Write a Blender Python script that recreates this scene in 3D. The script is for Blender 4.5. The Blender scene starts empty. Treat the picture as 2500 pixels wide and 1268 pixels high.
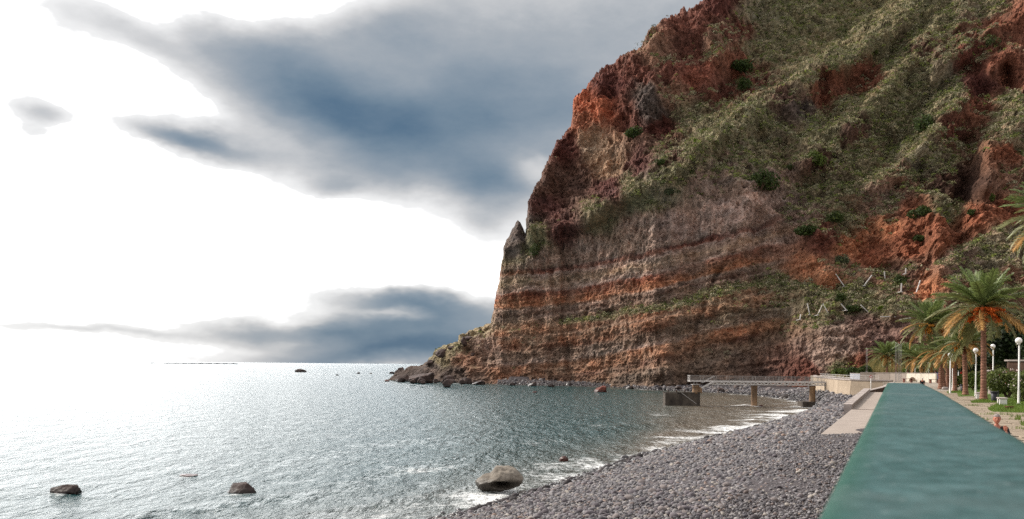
import bpy, bmesh, math, random
import numpy as np
from mathutils import Matrix, Vector

# ------------------------------------------------------------------ camera, sky, sun, exposure
scn = bpy.context.scene
COL = scn.collection
F, CX, CY, ROLL, CAMZ = 2000.0, 1250.0, 891.0, 0.0087, 8.0      # photograph units: pixels of the 2500 px wide picture
W0 = 2500.0
cam_d = bpy.data.cameras.new('camera')
cam_d.sensor_width = 36.0
cam_d.lens = 36.0 * F / W0
cam_d.shift_y = (CY - 634.0) / W0
cam_d.clip_start = 0.05
cam_d.clip_end = 200000.0
cam_d.dof.use_dof = True
cam_d.dof.focus_distance = 160.0
cam_d.dof.aperture_fstop = 2.6
cam = bpy.data.objects.new('camera', cam_d)
COL.objects.link(cam)
cam.matrix_world = Matrix.Translation((0, 0, CAMZ)) @ Matrix.Rotation(math.pi / 2, 4, 'X') @ Matrix.Rotation(ROLL, 4, 'Z')
scn.camera = cam
scn.view_settings.view_transform = 'Standard'
scn.view_settings.look = 'None'
scn.view_settings.exposure = 0.0
scn.view_settings.gamma = 1.0
scn.view_settings.use_curve_mapping = False
scn.cycles.max_bounces = 6
scn.cycles.sample_clamp_direct = 6.0
scn.cycles.sample_clamp_indirect = 4.0
scn.cycles.use_denoising = False        # keeps the fine grain of scrub, shingle and ripples
scn.cycles.transparent_max_bounces = 8

SUN_AZ, SUN_EL = math.radians(-60), math.radians(40)             # azimuth from +Y (view axis), negative = left
sun_dir = Vector((math.sin(SUN_AZ) * math.cos(SUN_EL), math.cos(SUN_AZ) * math.cos(SUN_EL), math.sin(SUN_EL)))
sl = bpy.data.lights.new('sun', 'SUN')
sl.energy = 4.0
sl.angle = math.radians(7)
sl.color = (1.0, 0.93, 0.82)
so = bpy.data.objects.new('sun', sl)
COL.objects.link(so)
so.rotation_euler = sun_dir.to_track_quat('Z', 'Y').to_euler()
so.location = (-60, 10, 120)

def unroll(px, py):
    dx = np.asarray(px, dtype=float) - CX
    dy = np.asarray(py, dtype=float) - CY
    c, s = math.cos(ROLL), math.sin(ROLL)
    return dx * c + dy * s, dy * c - dx * s

def P(px, py, Y):
    dx, dy = unroll(px, py)
    return Vector((float(dx) / F * Y, Y, CAMZ - float(dy) / F * Y))

def PZ(px, py, z):
    dx, dy = unroll(px, py)
    Y = (CAMZ - z) * F / float(dy)
    return Vector((float(dx) / F * Y, Y, z))

def topx(x, y, z):
    """world -> photo pixel (numpy arrays)"""
    dxp = x / y * F
    dyp = (CAMZ - z) / y * F
    c, s = math.cos(ROLL), math.sin(ROLL)
    return CX + dxp * c - dyp * s, CY + dyp * c + dxp * s

def build_world():
    w = bpy.data.worlds.new('World')
    scn.world = w
    w.use_nodes = True
    nt = w.node_tree
    nt.nodes.clear()
    N = nt.nodes.new
    L = nt.links.new
    def math_(op, a, b=None, clamp=False):
        n = N('ShaderNodeMath'); n.operation = op; n.use_clamp = clamp
        for i, v in enumerate((a, b)):
            if v is None: continue
            if isinstance(v, (int, float)): n.inputs[i].default_value = v
            else: L(v, n.inputs[i])
        return n.outputs[0]
    geo = N('ShaderNodeTexCoord')
    sep = N('ShaderNodeSeparateXYZ'); L(geo.outputs['Generated'], sep.inputs[0])
    az = math_('ARCTAN2', sep.outputs[0], sep.outputs[1])
    el = math_('ARCSINE', sep.outputs[2])
    comb = N('ShaderNodeCombineXYZ'); L(az, comb.inputs[0]); L(el, comb.inputs[1])
    # domain warp so that the cloud edges are ragged
    mp = N('ShaderNodeMapping'); L(geo.outputs['Generated'], mp.inputs[0]); mp.inputs['Scale'].default_value = (1, 1, 2.2)
    nz = N('ShaderNodeTexNoise'); L(mp.outputs[0], nz.inputs['Vector']); nz.inputs['Scale'].default_value = 5.0; nz.inputs['Detail'].default_value = 5.0; nz.inputs['Roughness'].default_value = 0.55
    sub = N('ShaderNodeVectorMath'); sub.operation = 'SUBTRACT'; L(nz.outputs['Color'], sub.inputs[0]); sub.inputs[1].default_value = (0.5, 0.5, 0.5)
    scl = N('ShaderNodeVectorMath'); scl.operation = 'SCALE'; L(sub.outputs[0], scl.inputs[0]); scl.inputs['Scale'].default_value = 0.07
    add = N('ShaderNodeVectorMath'); L(comb.outputs[0], add.inputs[0]); L(scl.outputs[0], add.inputs[1])
    # cloud banks: centre x, y, half width, half height (photo pixels -> angles), slope in degrees, weight
    blobs = [(610, 160, 270, 95, -16, 0.44), (800, 265, 340, 125, -26, 0.49), (1010, 360, 330, 95, -8, 0.49), (1160, 270, 400, 140, -6, 0.35), (1340, 290, 300, 110, 0, 0.25), (1200, 100, 480, 190, 0, 0.25), (1500, 80, 520, 260, 0, 0.25), (900, 130, 300, 110, -20, 0.25),
             (560, 270, 240, 130, -20, 0.17), (1000, 455, 330, 60, -3, 0.21), (720, 400, 200, 60, -15, 0.17),
             (480, 345, 190, 46, -8, 0.52), (330, 322, 170, 26, -3, 0.24), (480, 350, 110, 26, -8, 0.25),
             (195, 58, 110, 60, 0, .34), (85, 292, 95, 42, 0, .55), (790, 462, 80, 30, 0, 0.29), (340, 105, 110, 45, -30, 0.25), (640, 20, 120, 50, 20, 0.10),
             (1215, 510, 130, 75, 0, 0.35), (1290, 425, 60, 34, 0, -0.35), (1180, 440, 120, 50, 0, 0.25), (1190, 560, 70, 40, 0, 0.13),
             (1080, 815, 420, 84, 0, 0.67), (1250, 850, 420, 80, 0, 0.50), (840, 872, 330, 40, 2, 0.63), (900, 790, 260, 34, 4, 0.34),
             (930, 738, 150, 22, -4, 0.38), (1100, 752, 200, 26, -1, 0.34), (960, 770, 90, 13, -3, -0.38),
             (640, 790, 200, 20, -3, 0.35), (600, 815, 330, 22, -1, 0.27), (150, 796, 300, 12, 0, 0.22), (690, 812, 50, 20, 0, -0.25),
             (620, -10, 330, 75, 6, -.5), (330, 190, 190, 60, -20, -.25), (150, 420, 300, 120, 0, -.2),
             (1700, 100, 700, 420, 0, 0.21), (2300, 300, 800, 700, 0, 0.42)]
    total = None
    for (bx, by, rx, ry, rot, wgt) in blobs:
        dx, dy = unroll(bx, by)
        a0 = math.atan(dx / F); e0 = math.atan2(-dy, math.hypot(F, dx))
        m = N('ShaderNodeMapping'); m.vector_type = 'TEXTURE'
        L(add.outputs[0], m.inputs[0])
        m.inputs['Location'].default_value = (a0, e0, 0)
        m.inputs['Rotation'].default_value = (0, 0, math.radians(rot))
        m.inputs['Scale'].default_value = (rx / F * math.cos(a0) ** 2, ry / F * math.cos(a0), 1)
        ln = N('ShaderNodeVectorMath'); ln.operation = 'LENGTH'; L(m.outputs[0], ln.inputs[0])
        mr = N('ShaderNodeMapRange'); mr.interpolation_type = 'SMOOTHSTEP'
        L(ln.outputs['Value'], mr.inputs[0]); mr.inputs[1].default_value = 0.0; mr.inputs[2].default_value = 1.6
        mr.inputs[3].default_value = wgt; mr.inputs[4].default_value = 0.0
        total = mr.outputs[0] if total is None else math_('ADD', total, mr.outputs[0])
    # broken cloud everywhere else
    nz2 = N('ShaderNodeTexNoise'); L(mp.outputs[0], nz2.inputs['Vector']); nz2.inputs['Scale'].default_value = 3.2; nz2.inputs['Detail'].default_value = 6.0; nz2.inputs['Roughness'].default_value = 0.5
    n2 = math_('MULTIPLY', math_('SUBTRACT', nz2.outputs['Fac'], 0.5), 0.62)
    nz3 = N('ShaderNodeTexNoise'); L(mp.outputs[0], nz3.inputs['Vector']); nz3.inputs['Scale'].default_value = 9.0; nz3.inputs['Detail'].default_value = 6.0; nz3.inputs['Roughness'].default_value = 0.6
    n2 = math_('ADD', n2, math_('MULTIPLY', math_('SUBTRACT', nz3.outputs['Fac'], 0.5), 0.42))
    # away from the glow of the veiled sun the cloud is thicker
    sd = N('ShaderNodeVectorMath'); sd.operation = 'DOT_PRODUCT'; L(geo.outputs['Generated'], sd.inputs[0])
    ga = math.radians(-36); ge = math.radians(22)
    sd.inputs[1].default_value = (math.sin(ga) * math.cos(ge), math.cos(ga) * math.cos(ge), math.sin(ge))
    thick = N('ShaderNodeMapRange'); L(sd.outputs['Value'], thick.inputs[0]); thick.inputs[1].default_value = 0.82; thick.inputs[2].default_value = -0.6
    thick.inputs[3].default_value = 0.0; thick.inputs[4].default_value = 0.3
    dens = math_('ADD', math_('SUBTRACT', math_('ADD', total, n2), 0.07), thick.outputs[0])
    dsc = math_('MULTIPLY', dens, 0.86); ramp = N('ShaderNodeValToRGB'); L(dsc, ramp.inputs[0])
    cr = ramp.color_ramp
    pts = [(0.0, (.98, .98, .98)), (.14, (.92, .92, .92)), (.3, (.66, .665, .675)), (.48, (.42, .455, .495)), (.66, (.285, .345, .41)), (.85, (.175, .25, .33)), (1.0, (.1, .175, .265))]
    cr.elements[0].position = pts[0][0]; cr.elements[0].color = (*pts[0][1], 1)
    cr.elements[1].position = pts[-1][0]; cr.elements[1].color = (*pts[-1][1], 1)
    for p, c in pts[1:-1]:
        e = cr.elements.new(p); e.color = (*c, 1)
    glow = N('ShaderNodeMapRange'); glow.interpolation_type = 'SMOOTHSTEP'; L(sd.outputs['Value'], glow.inputs[0]); glow.inputs[1].default_value = 0.70; glow.inputs[2].default_value = 0.99
    glow.inputs[3].default_value = 1.0; glow.inputs[4].default_value = 7.8
    gm = N('ShaderNodeMix'); gm.data_type = 'RGBA'; gm.blend_type = 'MULTIPLY'; gm.inputs[0].default_value = 1.0
    L(ramp.outputs[0], gm.inputs[6])
    gc = N('ShaderNodeCombineColor')
    thin = N('ShaderNodeMapRange'); thin.interpolation_type = 'SMOOTHSTEP'; L(dens, thin.inputs[0]); thin.inputs[1].default_value = .14; thin.inputs[2].default_value = -.28
    gl = math_('MULTIPLY_ADD', math_('SUBTRACT', glow.outputs[0], 1.0), thin.outputs[0]); gl.node.inputs[2].default_value = 1.0
    for i in range(3): L(gl, gc.inputs[i])
    L(gc.outputs[0], gm.inputs[7])
    sky = N('ShaderNodeTexSky'); sky.sky_type = 'NISHITA'; sky.sun_disc = False
    sky.sun_elevation = SUN_EL; sky.sun_rotation = SUN_AZ
    bg1 = N('ShaderNodeBackground'); L(sky.outputs[0], bg1.inputs[0]); bg1.inputs[1].default_value = 0.05
    bg2 = N('ShaderNodeBackground'); L(gm.outputs[2], bg2.inputs[0]); bg2.inputs[1].default_value = 1.0
    mx = N('ShaderNodeMixShader'); mx.inputs[0].default_value = 0.93
    L(bg1.outputs[0], mx.inputs[1]); L(bg2.outputs[0], mx.inputs[2])
    out = N('ShaderNodeOutputWorld'); L(mx.outputs[0], out.inputs[0])
    w.cycles.sampling_method = 'MANUAL'; w.cycles.sample_map_resolution = 512
build_world()

# ------------------------------------------------------------------ helpers
rng = np.random.default_rng(7)
random.seed(7)

def lin(r, g, b, k=1.0):
    def f(c):
        c /= 255.0
        return (c / 12.92 if c <= 0.04045 else ((c + 0.055) / 1.055) ** 2.4) * k
    return (f(r), f(g), f(b))

_perm = np.random.default_rng(3).permutation(256).astype(np.int64)
_perm = np.concatenate([_perm, _perm, _perm])
_g = np.random.default_rng(4).normal(size=(256, 3)); _g /= np.linalg.norm(_g, axis=1)[:, None]
_g = _g.astype(np.float32)
def perlin(x, y, z):
    x, y, z = np.broadcast_arrays(x, y, z)
    x = x.astype(np.float32); y = y.astype(np.float32); z = z.astype(np.float32)
    xi = np.floor(x).astype(np.int64); yi = np.floor(y).astype(np.int64); zi = np.floor(z).astype(np.int64)
    xf = x - xi; yf = y - yi; zf = z - zi
    u = xf * xf * xf * (xf * (xf * 6 - 15) + 10); v = yf * yf * yf * (yf * (yf * 6 - 15) + 10); w = zf * zf * zf * (zf * (zf * 6 - 15) + 10)
    xi &= 255; yi &= 255; zi &= 255
    def gr(i, j, k):
        h = _perm[_perm[_perm[xi + i] + yi + j] + zi + k] & 255
        g = _g[h]
        return g[..., 0] * (xf - i) + g[..., 1] * (yf - j) + g[..., 2] * (zf - k)
    a = gr(0, 0, 0); a += u * (gr(1, 0, 0) - a)
    b = gr(0, 1, 0); b += u * (gr(1, 1, 0) - b)
    a += v * (b - a)
    c = gr(0, 0, 1); c += u * (gr(1, 0, 1) - c)
    d = gr(0, 1, 1); d += u * (gr(1, 1, 1) - d)
    c += v * (d - c)
    return 1.6 * (a + w * (c - a))
def fbm(x, y, z, octv=4, gain=0.5, ridged=False):
    s = 0; a = 1.0; f = 1.0; t = 0
    for i in range(octv):
        n = perlin(x * f + 17.3 * i, y * f + 9.1 * i, z * f + 5.7 * i)
        if ridged: n = 1 - 2 * np.abs(n)
        s = s + a * n; t += a; a *= gain; f *= 2.03
    return s / t
def sstep(a, b, x):
    t = np.clip((x - a) / (b - a), 0, 1)
    return t * t * (3 - 2 * t)
def poly_dist(x, y, pts):
    """distance to a polyline, and signed side (positive = left of travel)"""
    best = np.full(np.shape(x), 1e9); side = np.zeros(np.shape(x))
    for (x0, y0), (x1, y1) in zip(pts[:-1], pts[1:]):
        ex, ey = x1 - x0, y1 - y0
        t = np.clip(((x - x0) * ex + (y - y0) * ey) / (ex * ex + ey * ey), 0, 1)
        d = np.hypot(x - x0 - t * ex, y - y0 - t * ey)
        cr = ex * (y - y0) - ey * (x - x0)
        m = d < best
        best = np.where(m, d, best); side = np.where(m, np.sign(cr), side)
    return best, side
def in_poly(x, y, pts):
    ins = np.zeros(np.shape(x), bool)
    n = len(pts)
    for i in range(n):
        x0, y0 = pts[i]; x1, y1 = pts[(i + 1) % n]
        if y0 == y1: continue
        c = ((y0 > y) != (y1 > y)) & (x < (x1 - x0) * (y - y0) / (y1 - y0) + x0)
        ins ^= c
    return ins

def mesh_np(name, V, Fq, smooth=True):
    """mesh from numpy arrays; Fq is an (n,3) or (n,4) index array"""
    V = np.ascontiguousarray(V, dtype=np.float32); Fq = np.ascontiguousarray(Fq, dtype=np.int32)
    me = bpy.data.meshes.new(name)
    n, k = Fq.shape
    me.vertices.add(len(V)); me.vertices.foreach_set('co', V.ravel())
    me.loops.add(n * k); me.loops.foreach_set('vertex_index', Fq.ravel())
    me.polygons.add(n)
    me.polygons.foreach_set('loop_start', np.arange(0, n * k, k, dtype=np.int32))
    me.polygons.foreach_set('loop_total', np.full(n, k, dtype=np.int32))
    me.polygons.foreach_set('use_smooth', np.full(n, smooth))
    me.update(calc_edges=True)
    return me
def grid_faces(nr, nc):
    i = np.arange(nr - 1)[:, None] * nc + np.arange(nc - 1)[None, :]
    return np.stack([i, i + 1, i + nc + 1, i + nc], -1).reshape(-1, 4)
def set_attr(me, name, arr, typ='FLOAT'):
    a = me.attributes.new(name, typ, 'POINT')
    if typ == 'FLOAT': a.data.foreach_set('value', np.asarray(arr, np.float32).ravel())
    elif typ == 'FLOAT_COLOR':
        arr = np.asarray(arr, np.float32)
        if arr.shape[1] == 3: arr = np.concatenate([arr, np.ones((len(arr), 1), np.float32)], 1)
        a.data.foreach_set('color', arr.ravel())
    elif typ == 'FLOAT_VECTOR': a.data.foreach_set('vector', np.asarray(arr, np.float32).ravel())
    elif typ == 'INT': a.data.foreach_set('value', np.asarray(arr, np.int32).ravel())
def link(name, me, mat=None, parent=None):
    o = bpy.data.objects.new(name, me)
    if mat is not None and len(me.materials) == 0: me.materials.append(mat)
    COL.objects.link(o)
    if parent: o.parent = parent
    return o
def tag(o, label=None, cat=None, group=None, kind=None):
    if label: o['label'] = label
    if cat: o['category'] = cat
    if group: o['group'] = group
    if kind: o['kind'] = kind
    return o
def thing(name, loc, label, cat, group=None, rz=0.0):
    o = bpy.data.objects.new(name, None); COL.objects.link(o)
    o.location = loc; o.rotation_euler = (0, 0, rz); o.empty_display_size = 0.2
    return tag(o, label, cat, group)

class MB:
    """collects simple solids; build() links them as one mesh object"""
    def __init__(s): s.v = []; s.f = []
    def add(s, vs, fs):
        b = len(s.v); s.v += [tuple(v) for v in vs]; s.f += [tuple(i + b for i in f) for f in fs]; return s
    def box(s, c, d, rz=0.0, m=None):
        hx, hy, hz = d[0] / 2, d[1] / 2, d[2] / 2
        ca, sa = math.cos(rz), math.sin(rz)
        vs = []
        for z in (-hz, hz):
            for x, y in ((-hx, -hy), (hx, -hy), (hx, hy), (-hx, hy)):
                vs.append((c[0] + x * ca - y * sa, c[1] + x * sa + y * ca, c[2] + z))
        return s.add(vs, [(3, 2, 1, 0), (4, 5, 6, 7), (0, 1, 5, 4), (1, 2, 6, 5), (2, 3, 7, 6), (3, 0, 4, 7)])
    def beam(s, a, b, w, h):
        """square bar from a to b"""
        a = Vector(a); b = Vector(b); d = (b - a).normalized()
        up = Vector((0, 0, 1)) if abs(d.z) < 0.95 else Vector((0, 1, 0))
        x = d.cross(up).normalized() * (w / 2); y = x.cross(d).normalized() * (h / 2)
        vs = [a - x - y, a + x - y, a + x + y, a - x + y, b - x - y, b + x - y, b + x + y, b - x + y]
        return s.add(vs, [(3, 2, 1, 0), (4, 5, 6, 7), (0, 1, 5, 4), (1, 2, 6, 5), (2, 3, 7, 6), (3, 0, 4, 7)])
    def tube(s, pts, rad, n=8, cap=True):
        pts = [Vector(p) for p in pts]
        if isinstance(rad, (int, float)): rad = [rad] * len(pts)
        vs = []; fs = []
        for i, p in enumerate(pts):
            d = (pts[min(i + 1, len(pts) - 1)] - pts[max(i - 1, 0)]).normalized()
            up = Vector((0, 0, 1)) if abs(d.z) < 0.9 else Vector((0, 1, 0))
            x = d.cross(up).normalized(); y = d.cross(x)
            for k in range(n):
                a = 2 * math.pi * k / n
                vs.append(p + (x * math.cos(a) + y * math.sin(a)) * rad[i])
        for i in range(len(pts) - 1):
            for k in range(n):
                k2 = (k + 1) % n
                fs.append((i * n + k, (i + 1) * n + k, (i + 1) * n + k2, i * n + k2))
        if cap:
            fs.append(tuple(range(n))); fs.append(tuple(reversed([(len(pts) - 1) * n + k for k in range(n)])))
        return s.add(vs, fs)
    def lathe(s, c, prof, n=16):
        vs = []; fs = []
        for r, z in prof:
            for k in range(n):
                a = 2 * math.pi * k / n
                vs.append((c[0] + r * math.cos(a), c[1] + r * math.sin(a), c[2] + z))
        for i in range(len(prof) - 1):
            for k in range(n):
                k2 = (k + 1) % n
                fs.append((i * n + k, i * n + k2, (i + 1) * n + k2, (i + 1) * n + k))
        fs.append(tuple(reversed(range(n)))); fs.append(tuple((len(prof) - 1) * n + k for k in range(n)))
        return s.add(vs, fs)
    def prism(s, poly, z0, z1):
        """poly: (x, y) list, counter-clockwise; z0, z1 numbers or lists"""
        n = len(poly)
        zz0 = z0 if isinstance(z0, (list, tuple)) else [z0] * n
        zz1 = z1 if isinstance(z1, (list, tuple)) else [z1] * n
        vs = [(x, y, a) for (x, y), a in zip(poly, zz0)] + [(x, y, a) for (x, y), a in zip(poly, zz1)]
        fs = [tuple(reversed(range(n))), tuple(range(n, 2 * n))]
        for i in range(n):
            j = (i + 1) % n
            fs.append((i, j, n + j, n + i))
        return s.add(vs, fs)
    def mesh(s, name, smooth=False):
        me = bpy.data.meshes.new(name); me.from_pydata(s.v, [], s.f); me.update()
        if smooth: me.polygons.foreach_set('use_smooth', [True] * len(me.polygons))
        return me
    def build(s, name, mat, parent=None, smooth=False, bevel=0.0):
        """coordinates are world coordinates when the parent is unrotated: its location is subtracted"""
        if parent is not None:
            l = parent.location if parent.parent is None else Vector((0, 0, 0))
            if parent.parent is not None:
                l = parent.parent.location + parent.location
            s.v = [(x - l[0], y - l[1], z - l[2]) for x, y, z in s.v]
        o = link(name, s.mesh(name, smooth), mat, parent)
        if bevel > 0:
            b = o.modifiers.new('bevel', 'BEVEL'); b.width = bevel; b.segments = 2; b.limit_method = 'ANGLE'
        return o

# ------------------------------------------------------------------ materials
def new_mat(name):
    m = bpy.data.materials.new(name); m.use_nodes = True
    nt = m.node_tree; bs = nt.nodes['Principled BSDF']
    return m, nt, bs
def nmat(name, col, col2=None, scale=3.0, rough=0.8, bump=0.0, bscale=None, detail=6.0, spec=0.3, stretch=(1, 1, 1), metal=0.0, island=0.0, fine=0.0, mid=0.5, trans=0.0):
    """noise-mottled material in object space; col, col2 linear"""
    m, nt, bs = new_mat(name)
    N = nt.nodes.new; L = nt.links.new
    if col2 is None: col2 = tuple(c * 0.62 for c in col)
    tc = N('ShaderNodeTexCoord'); mp = N('ShaderNodeMapping'); L(tc.outputs['Object'], mp.inputs[0]); mp.inputs['Scale'].default_value = stretch
    nz = N('ShaderNodeTexNoise'); L(mp.outputs[0], nz.inputs['Vector']); nz.inputs['Scale'].default_value = scale; nz.inputs['Detail'].default_value = detail; nz.inputs['Roughness'].default_value = 0.62
    rp = N('ShaderNodeValToRGB'); L(nz.outputs['Fac'], rp.inputs[0])
    rp.color_ramp.elements[0].position = mid - 0.2; rp.color_ramp.elements[0].color = (*col2, 1)
    rp.color_ramp.elements[1].position = mid + 0.2; rp.color_ramp.elements[1].color = (*col, 1)
    out = rp.outputs[0]
    if island > 0:
        g = N('ShaderNodeNewGeometry'); mr = N('ShaderNodeMapRange'); L(g.outputs['Random Per Island'], mr.inputs[0]); mr.inputs[3].default_value = 1 - island; mr.inputs[4].default_value = 1 + island
        mx = N('ShaderNodeVectorMath'); mx.operation = 'SCALE'; L(out, mx.inputs[0]); L(mr.outputs[0], mx.inputs['Scale']); out = mx.outputs[0]
    if fine > 0:
        n3 = N('ShaderNodeTexNoise'); L(tc.outputs['Object'], n3.inputs['Vector']); n3.inputs['Scale'].default_value = scale * 14; n3.inputs['Detail'].default_value = 3
        mr = N('ShaderNodeMapRange'); L(n3.outputs['Fac'], mr.inputs[0]); mr.inputs[1].default_value = .3; mr.inputs[2].default_value = .7; mr.inputs[3].default_value = 1 - fine; mr.inputs[4].default_value = 1 + fine
        mx = N('ShaderNodeVectorMath'); mx.operation = 'SCALE'; L(out, mx.inputs[0]); L(mr.outputs[0], mx.inputs['Scale']); out = mx.outputs[0]
    L(out, bs.inputs['Base Color'])
    bs.inputs['Roughness'].default_value = rough; bs.inputs['Metallic'].default_value = metal
    bs.inputs['Specular IOR Level'].default_value = spec
    if bump > 0:
        n2 = N('ShaderNodeTexNoise'); L(mp.outputs[0], n2.inputs['Vector']); n2.inputs['Scale'].default_value = bscale or scale * 5; n2.inputs['Detail'].default_value = 6
        bp = N('ShaderNodeBump'); L(n2.outputs['Fac'], bp.inputs['Height']); bp.inputs['Strength'].default_value = 1.0; bp.inputs['Distance'].default_value = bump
        L(bp.outputs[0], bs.inputs['Normal'])
    if trans > 0:
        tl = N('ShaderNodeBsdfTranslucent'); L(out, tl.inputs[0])
        mxs = N('ShaderNodeMixShader'); mxs.inputs[0].default_value = trans
        L(bs.outputs[0], mxs.inputs[1]); L(tl.outputs[0], mxs.inputs[2])
        L(mxs.outputs[0], nt.nodes['Material Output'].inputs[0])
    return m

M = {}
M['concrete'] = nmat('concrete', lin(170, 155, 135), lin(135, 120, 102), 0.8, 0.9, 0.01, 8, fine=.12)
M['beige_plaster'] = nmat('beige_plaster', lin(176, 158, 138), lin(144, 128, 110), 0.35, 0.92, 0.01, 6, fine=.08)
M['wall_plaster'] = nmat('wall_plaster', lin(172, 160, 150), lin(150, 138, 128), 0.4, 0.92, 0.01, 6, fine=.08)  # left run of the boundary wall; its shade is partly put into this darker tone
M['white_plaster'] = nmat('white_plaster', lin(204, 196, 182), lin(180, 170, 154), 0.4, 0.9, 0.005, 6, fine=.05)
M['grey_panel'] = nmat('grey_panel', lin(150, 152, 160), lin(130, 132, 140), 0.5, 0.8)
M['ramp_concrete'] = nmat('ramp_concrete', lin(165, 152, 143), lin(140, 128, 120), 0.5, 0.9, 0.012, 3, stretch=(1, 4, 1), fine=.1)
M['stone_cap'] = nmat('stone_cap', lin(176, 165, 160), lin(140, 128, 122), 1.2, 0.85, 0.01, 9, fine=.1)
M['brown_stone'] = nmat('brown_stone', lin(96, 72, 60), lin(60, 44, 38), 1.2, 0.9, 0.02, 6)
M['pier_concrete'] = nmat('pier_concrete', lin(96, 86, 76), lin(42, 36, 33), 0.6, 0.85, 0.03, 4, stretch=(1, 1, 0.5), fine=.2)
M['pier_column'] = nmat('pier_column', lin(164, 130, 98), lin(98, 84, 72), 0.7, 0.8, 0.02, 5, stretch=(1, 1, 0.4), fine=.18)
M['galvanised'] = nmat('galvanised', lin(206, 200, 196), lin(178, 172, 168), 2.0, 0.5, spec=.5)
M['rail_grey'] = nmat('rail_grey', lin(140, 134, 130), lin(112, 106, 104), 2.0, 0.6)
M['white_paint'] = nmat('white_paint', lin(225, 222, 218), lin(200, 196, 190), 3.0, 0.45, spec=.5)
M['globe'] = nmat('globe', lin(246, 242, 238), lin(236, 230, 226), 3.0, 0.25, spec=.5)
M['bin_plastic'] = nmat('bin_plastic', lin(52, 50, 58), lin(36, 34, 40), 6.0, 0.5)
M['paving'] = nmat('paving', lin(158, 142, 124), lin(122, 108, 92), 1.5, 0.9, 0.006, 14, fine=.15, island=.1)
M['joint'] = nmat('joint', lin(70, 66, 48), lin(52, 52, 34), 4, 0.95)
M['earth'] = nmat('earth', lin(96, 72, 52), lin(66, 56, 38), 0.3, 0.95, 0.05, 3)
M['lawn'] = nmat('lawn', lin(94, 110, 44), lin(66, 82, 30), 1.0, 0.95, 0.02, 20, fine=.3)
M['grass'] = nmat('grass', lin(112, 132, 50), lin(78, 100, 34), 1.2, 0.7, island=.35, trans=.3)
M['dry_grass'] = nmat('dry_grass', lin(150, 132, 84), lin(104, 100, 56), 0.6, 0.8, island=.35, trans=.2)
M['leaf_dark'] = nmat('leaf_dark', lin(76, 90, 40), lin(44, 58, 24), 0.6, 0.6, island=.5, trans=.2)
M['leaf_mid'] = nmat('leaf_mid', lin(98, 110, 46), lin(60, 76, 26), 0.7, 0.6, island=.5, trans=.25)
M['leaf_shrub'] = nmat('leaf_shrub', lin(112, 120, 66), lin(76, 86, 40), 0.9, 0.6, island=.5, trans=.25)
M['leaf_black'] = nmat('leaf_black', lin(44, 60, 24), lin(20, 30, 10), 0.5, 0.7, island=.5, trans=.15)
M['leaf_bright'] = nmat('leaf_bright', lin(120, 140, 40), lin(84, 108, 28), 0.7, 0.6, island=.4, trans=.25)
M['leaf_grey'] = nmat('leaf_grey', lin(112, 120, 90), lin(80, 88, 60), 0.7, 0.7, island=.4, trans=.15)
M['stem'] = nmat('stem', lin(88, 70, 52), lin(58, 44, 34), 4, 0.9)
M['flower_white'] = nmat('flower_white', lin(240, 232, 225), lin(226, 206, 205), 3, 0.7)
M['flower_red'] = nmat('flower_red', lin(205, 70, 50), lin(170, 44, 36), 3, 0.7)
M['frond_green'] = nmat('frond_green', lin(124, 136, 80), lin(94, 108, 56), 1.0, 0.5, island=.3, trans=.25, spec=.5)
M['frond_olive'] = nmat('frond_olive', lin(136, 134, 88), lin(102, 104, 62), 1.0, 0.5, island=.3, trans=.25, spec=.5)
M['frond_dry'] = nmat('frond_dry', lin(196, 150, 92), lin(150, 116, 66), 1.0, 0.6, island=.3, trans=.2)
M['palm_trunk'] = nmat('palm_trunk', lin(160, 118, 98), lin(96, 64, 52), 3.5, 0.95, 0.03, 14, stretch=(1, 1, 3), fine=.25)
M['palm_boot'] = nmat('palm_boot', lin(122, 72, 48), lin(66, 36, 26), 4.5, 0.95, 0.03, 14)
M['fruit'] = nmat('fruit', lin(214, 104, 26), lin(170, 66, 16), 7.0, 0.7, island=.3)
M['fruit_pale'] = nmat('fruit_pale', lin(206, 140, 50), lin(170, 104, 30), 7.0, 0.7, island=.3)
M['skin'] = nmat('skin', lin(188, 124, 100), lin(156, 94, 76), 14, 0.55)
M['hair_grey'] = nmat('hair_grey', lin(158, 146, 142), lin(100, 90, 86), 40, 0.8)
M['hair_white'] = nmat('hair_white', lin(215, 205, 198), lin(180, 168, 160), 40, 0.8)
M['cloth_black'] = nmat('cloth_black', lin(30, 28, 32), lin(18, 17, 20), 12, 0.9)
M['cloth_blue'] = nmat('cloth_blue', lin(52, 60, 84), lin(36, 42, 60), 12, 0.9)
M['eye_dark'] = nmat('eye_dark', lin(40, 26, 22), lin(30, 20, 18), 12, 0.4)
M['sign_blue'] = nmat('sign_blue', lin(52, 60, 132), lin(70, 80, 150), 2.5, 0.5)
M['sign_red'] = nmat('sign_red', lin(196, 40, 30), lin(160, 28, 24), 3, 0.5)
M['sign_orange'] = nmat('sign_orange', lin(214, 120, 50), lin(190, 96, 36), 3, 0.5)
M['timber'] = nmat('timber', lin(112, 62, 44), lin(72, 38, 28), 6, 0.85)
M['net'] = nmat('net', lin(120, 124, 130), lin(96, 100, 106), 0.2, 0.8)
M['float'] = nmat('float', lin(60, 62, 68), lin(44, 46, 50), 0.2, 0.7)

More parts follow.
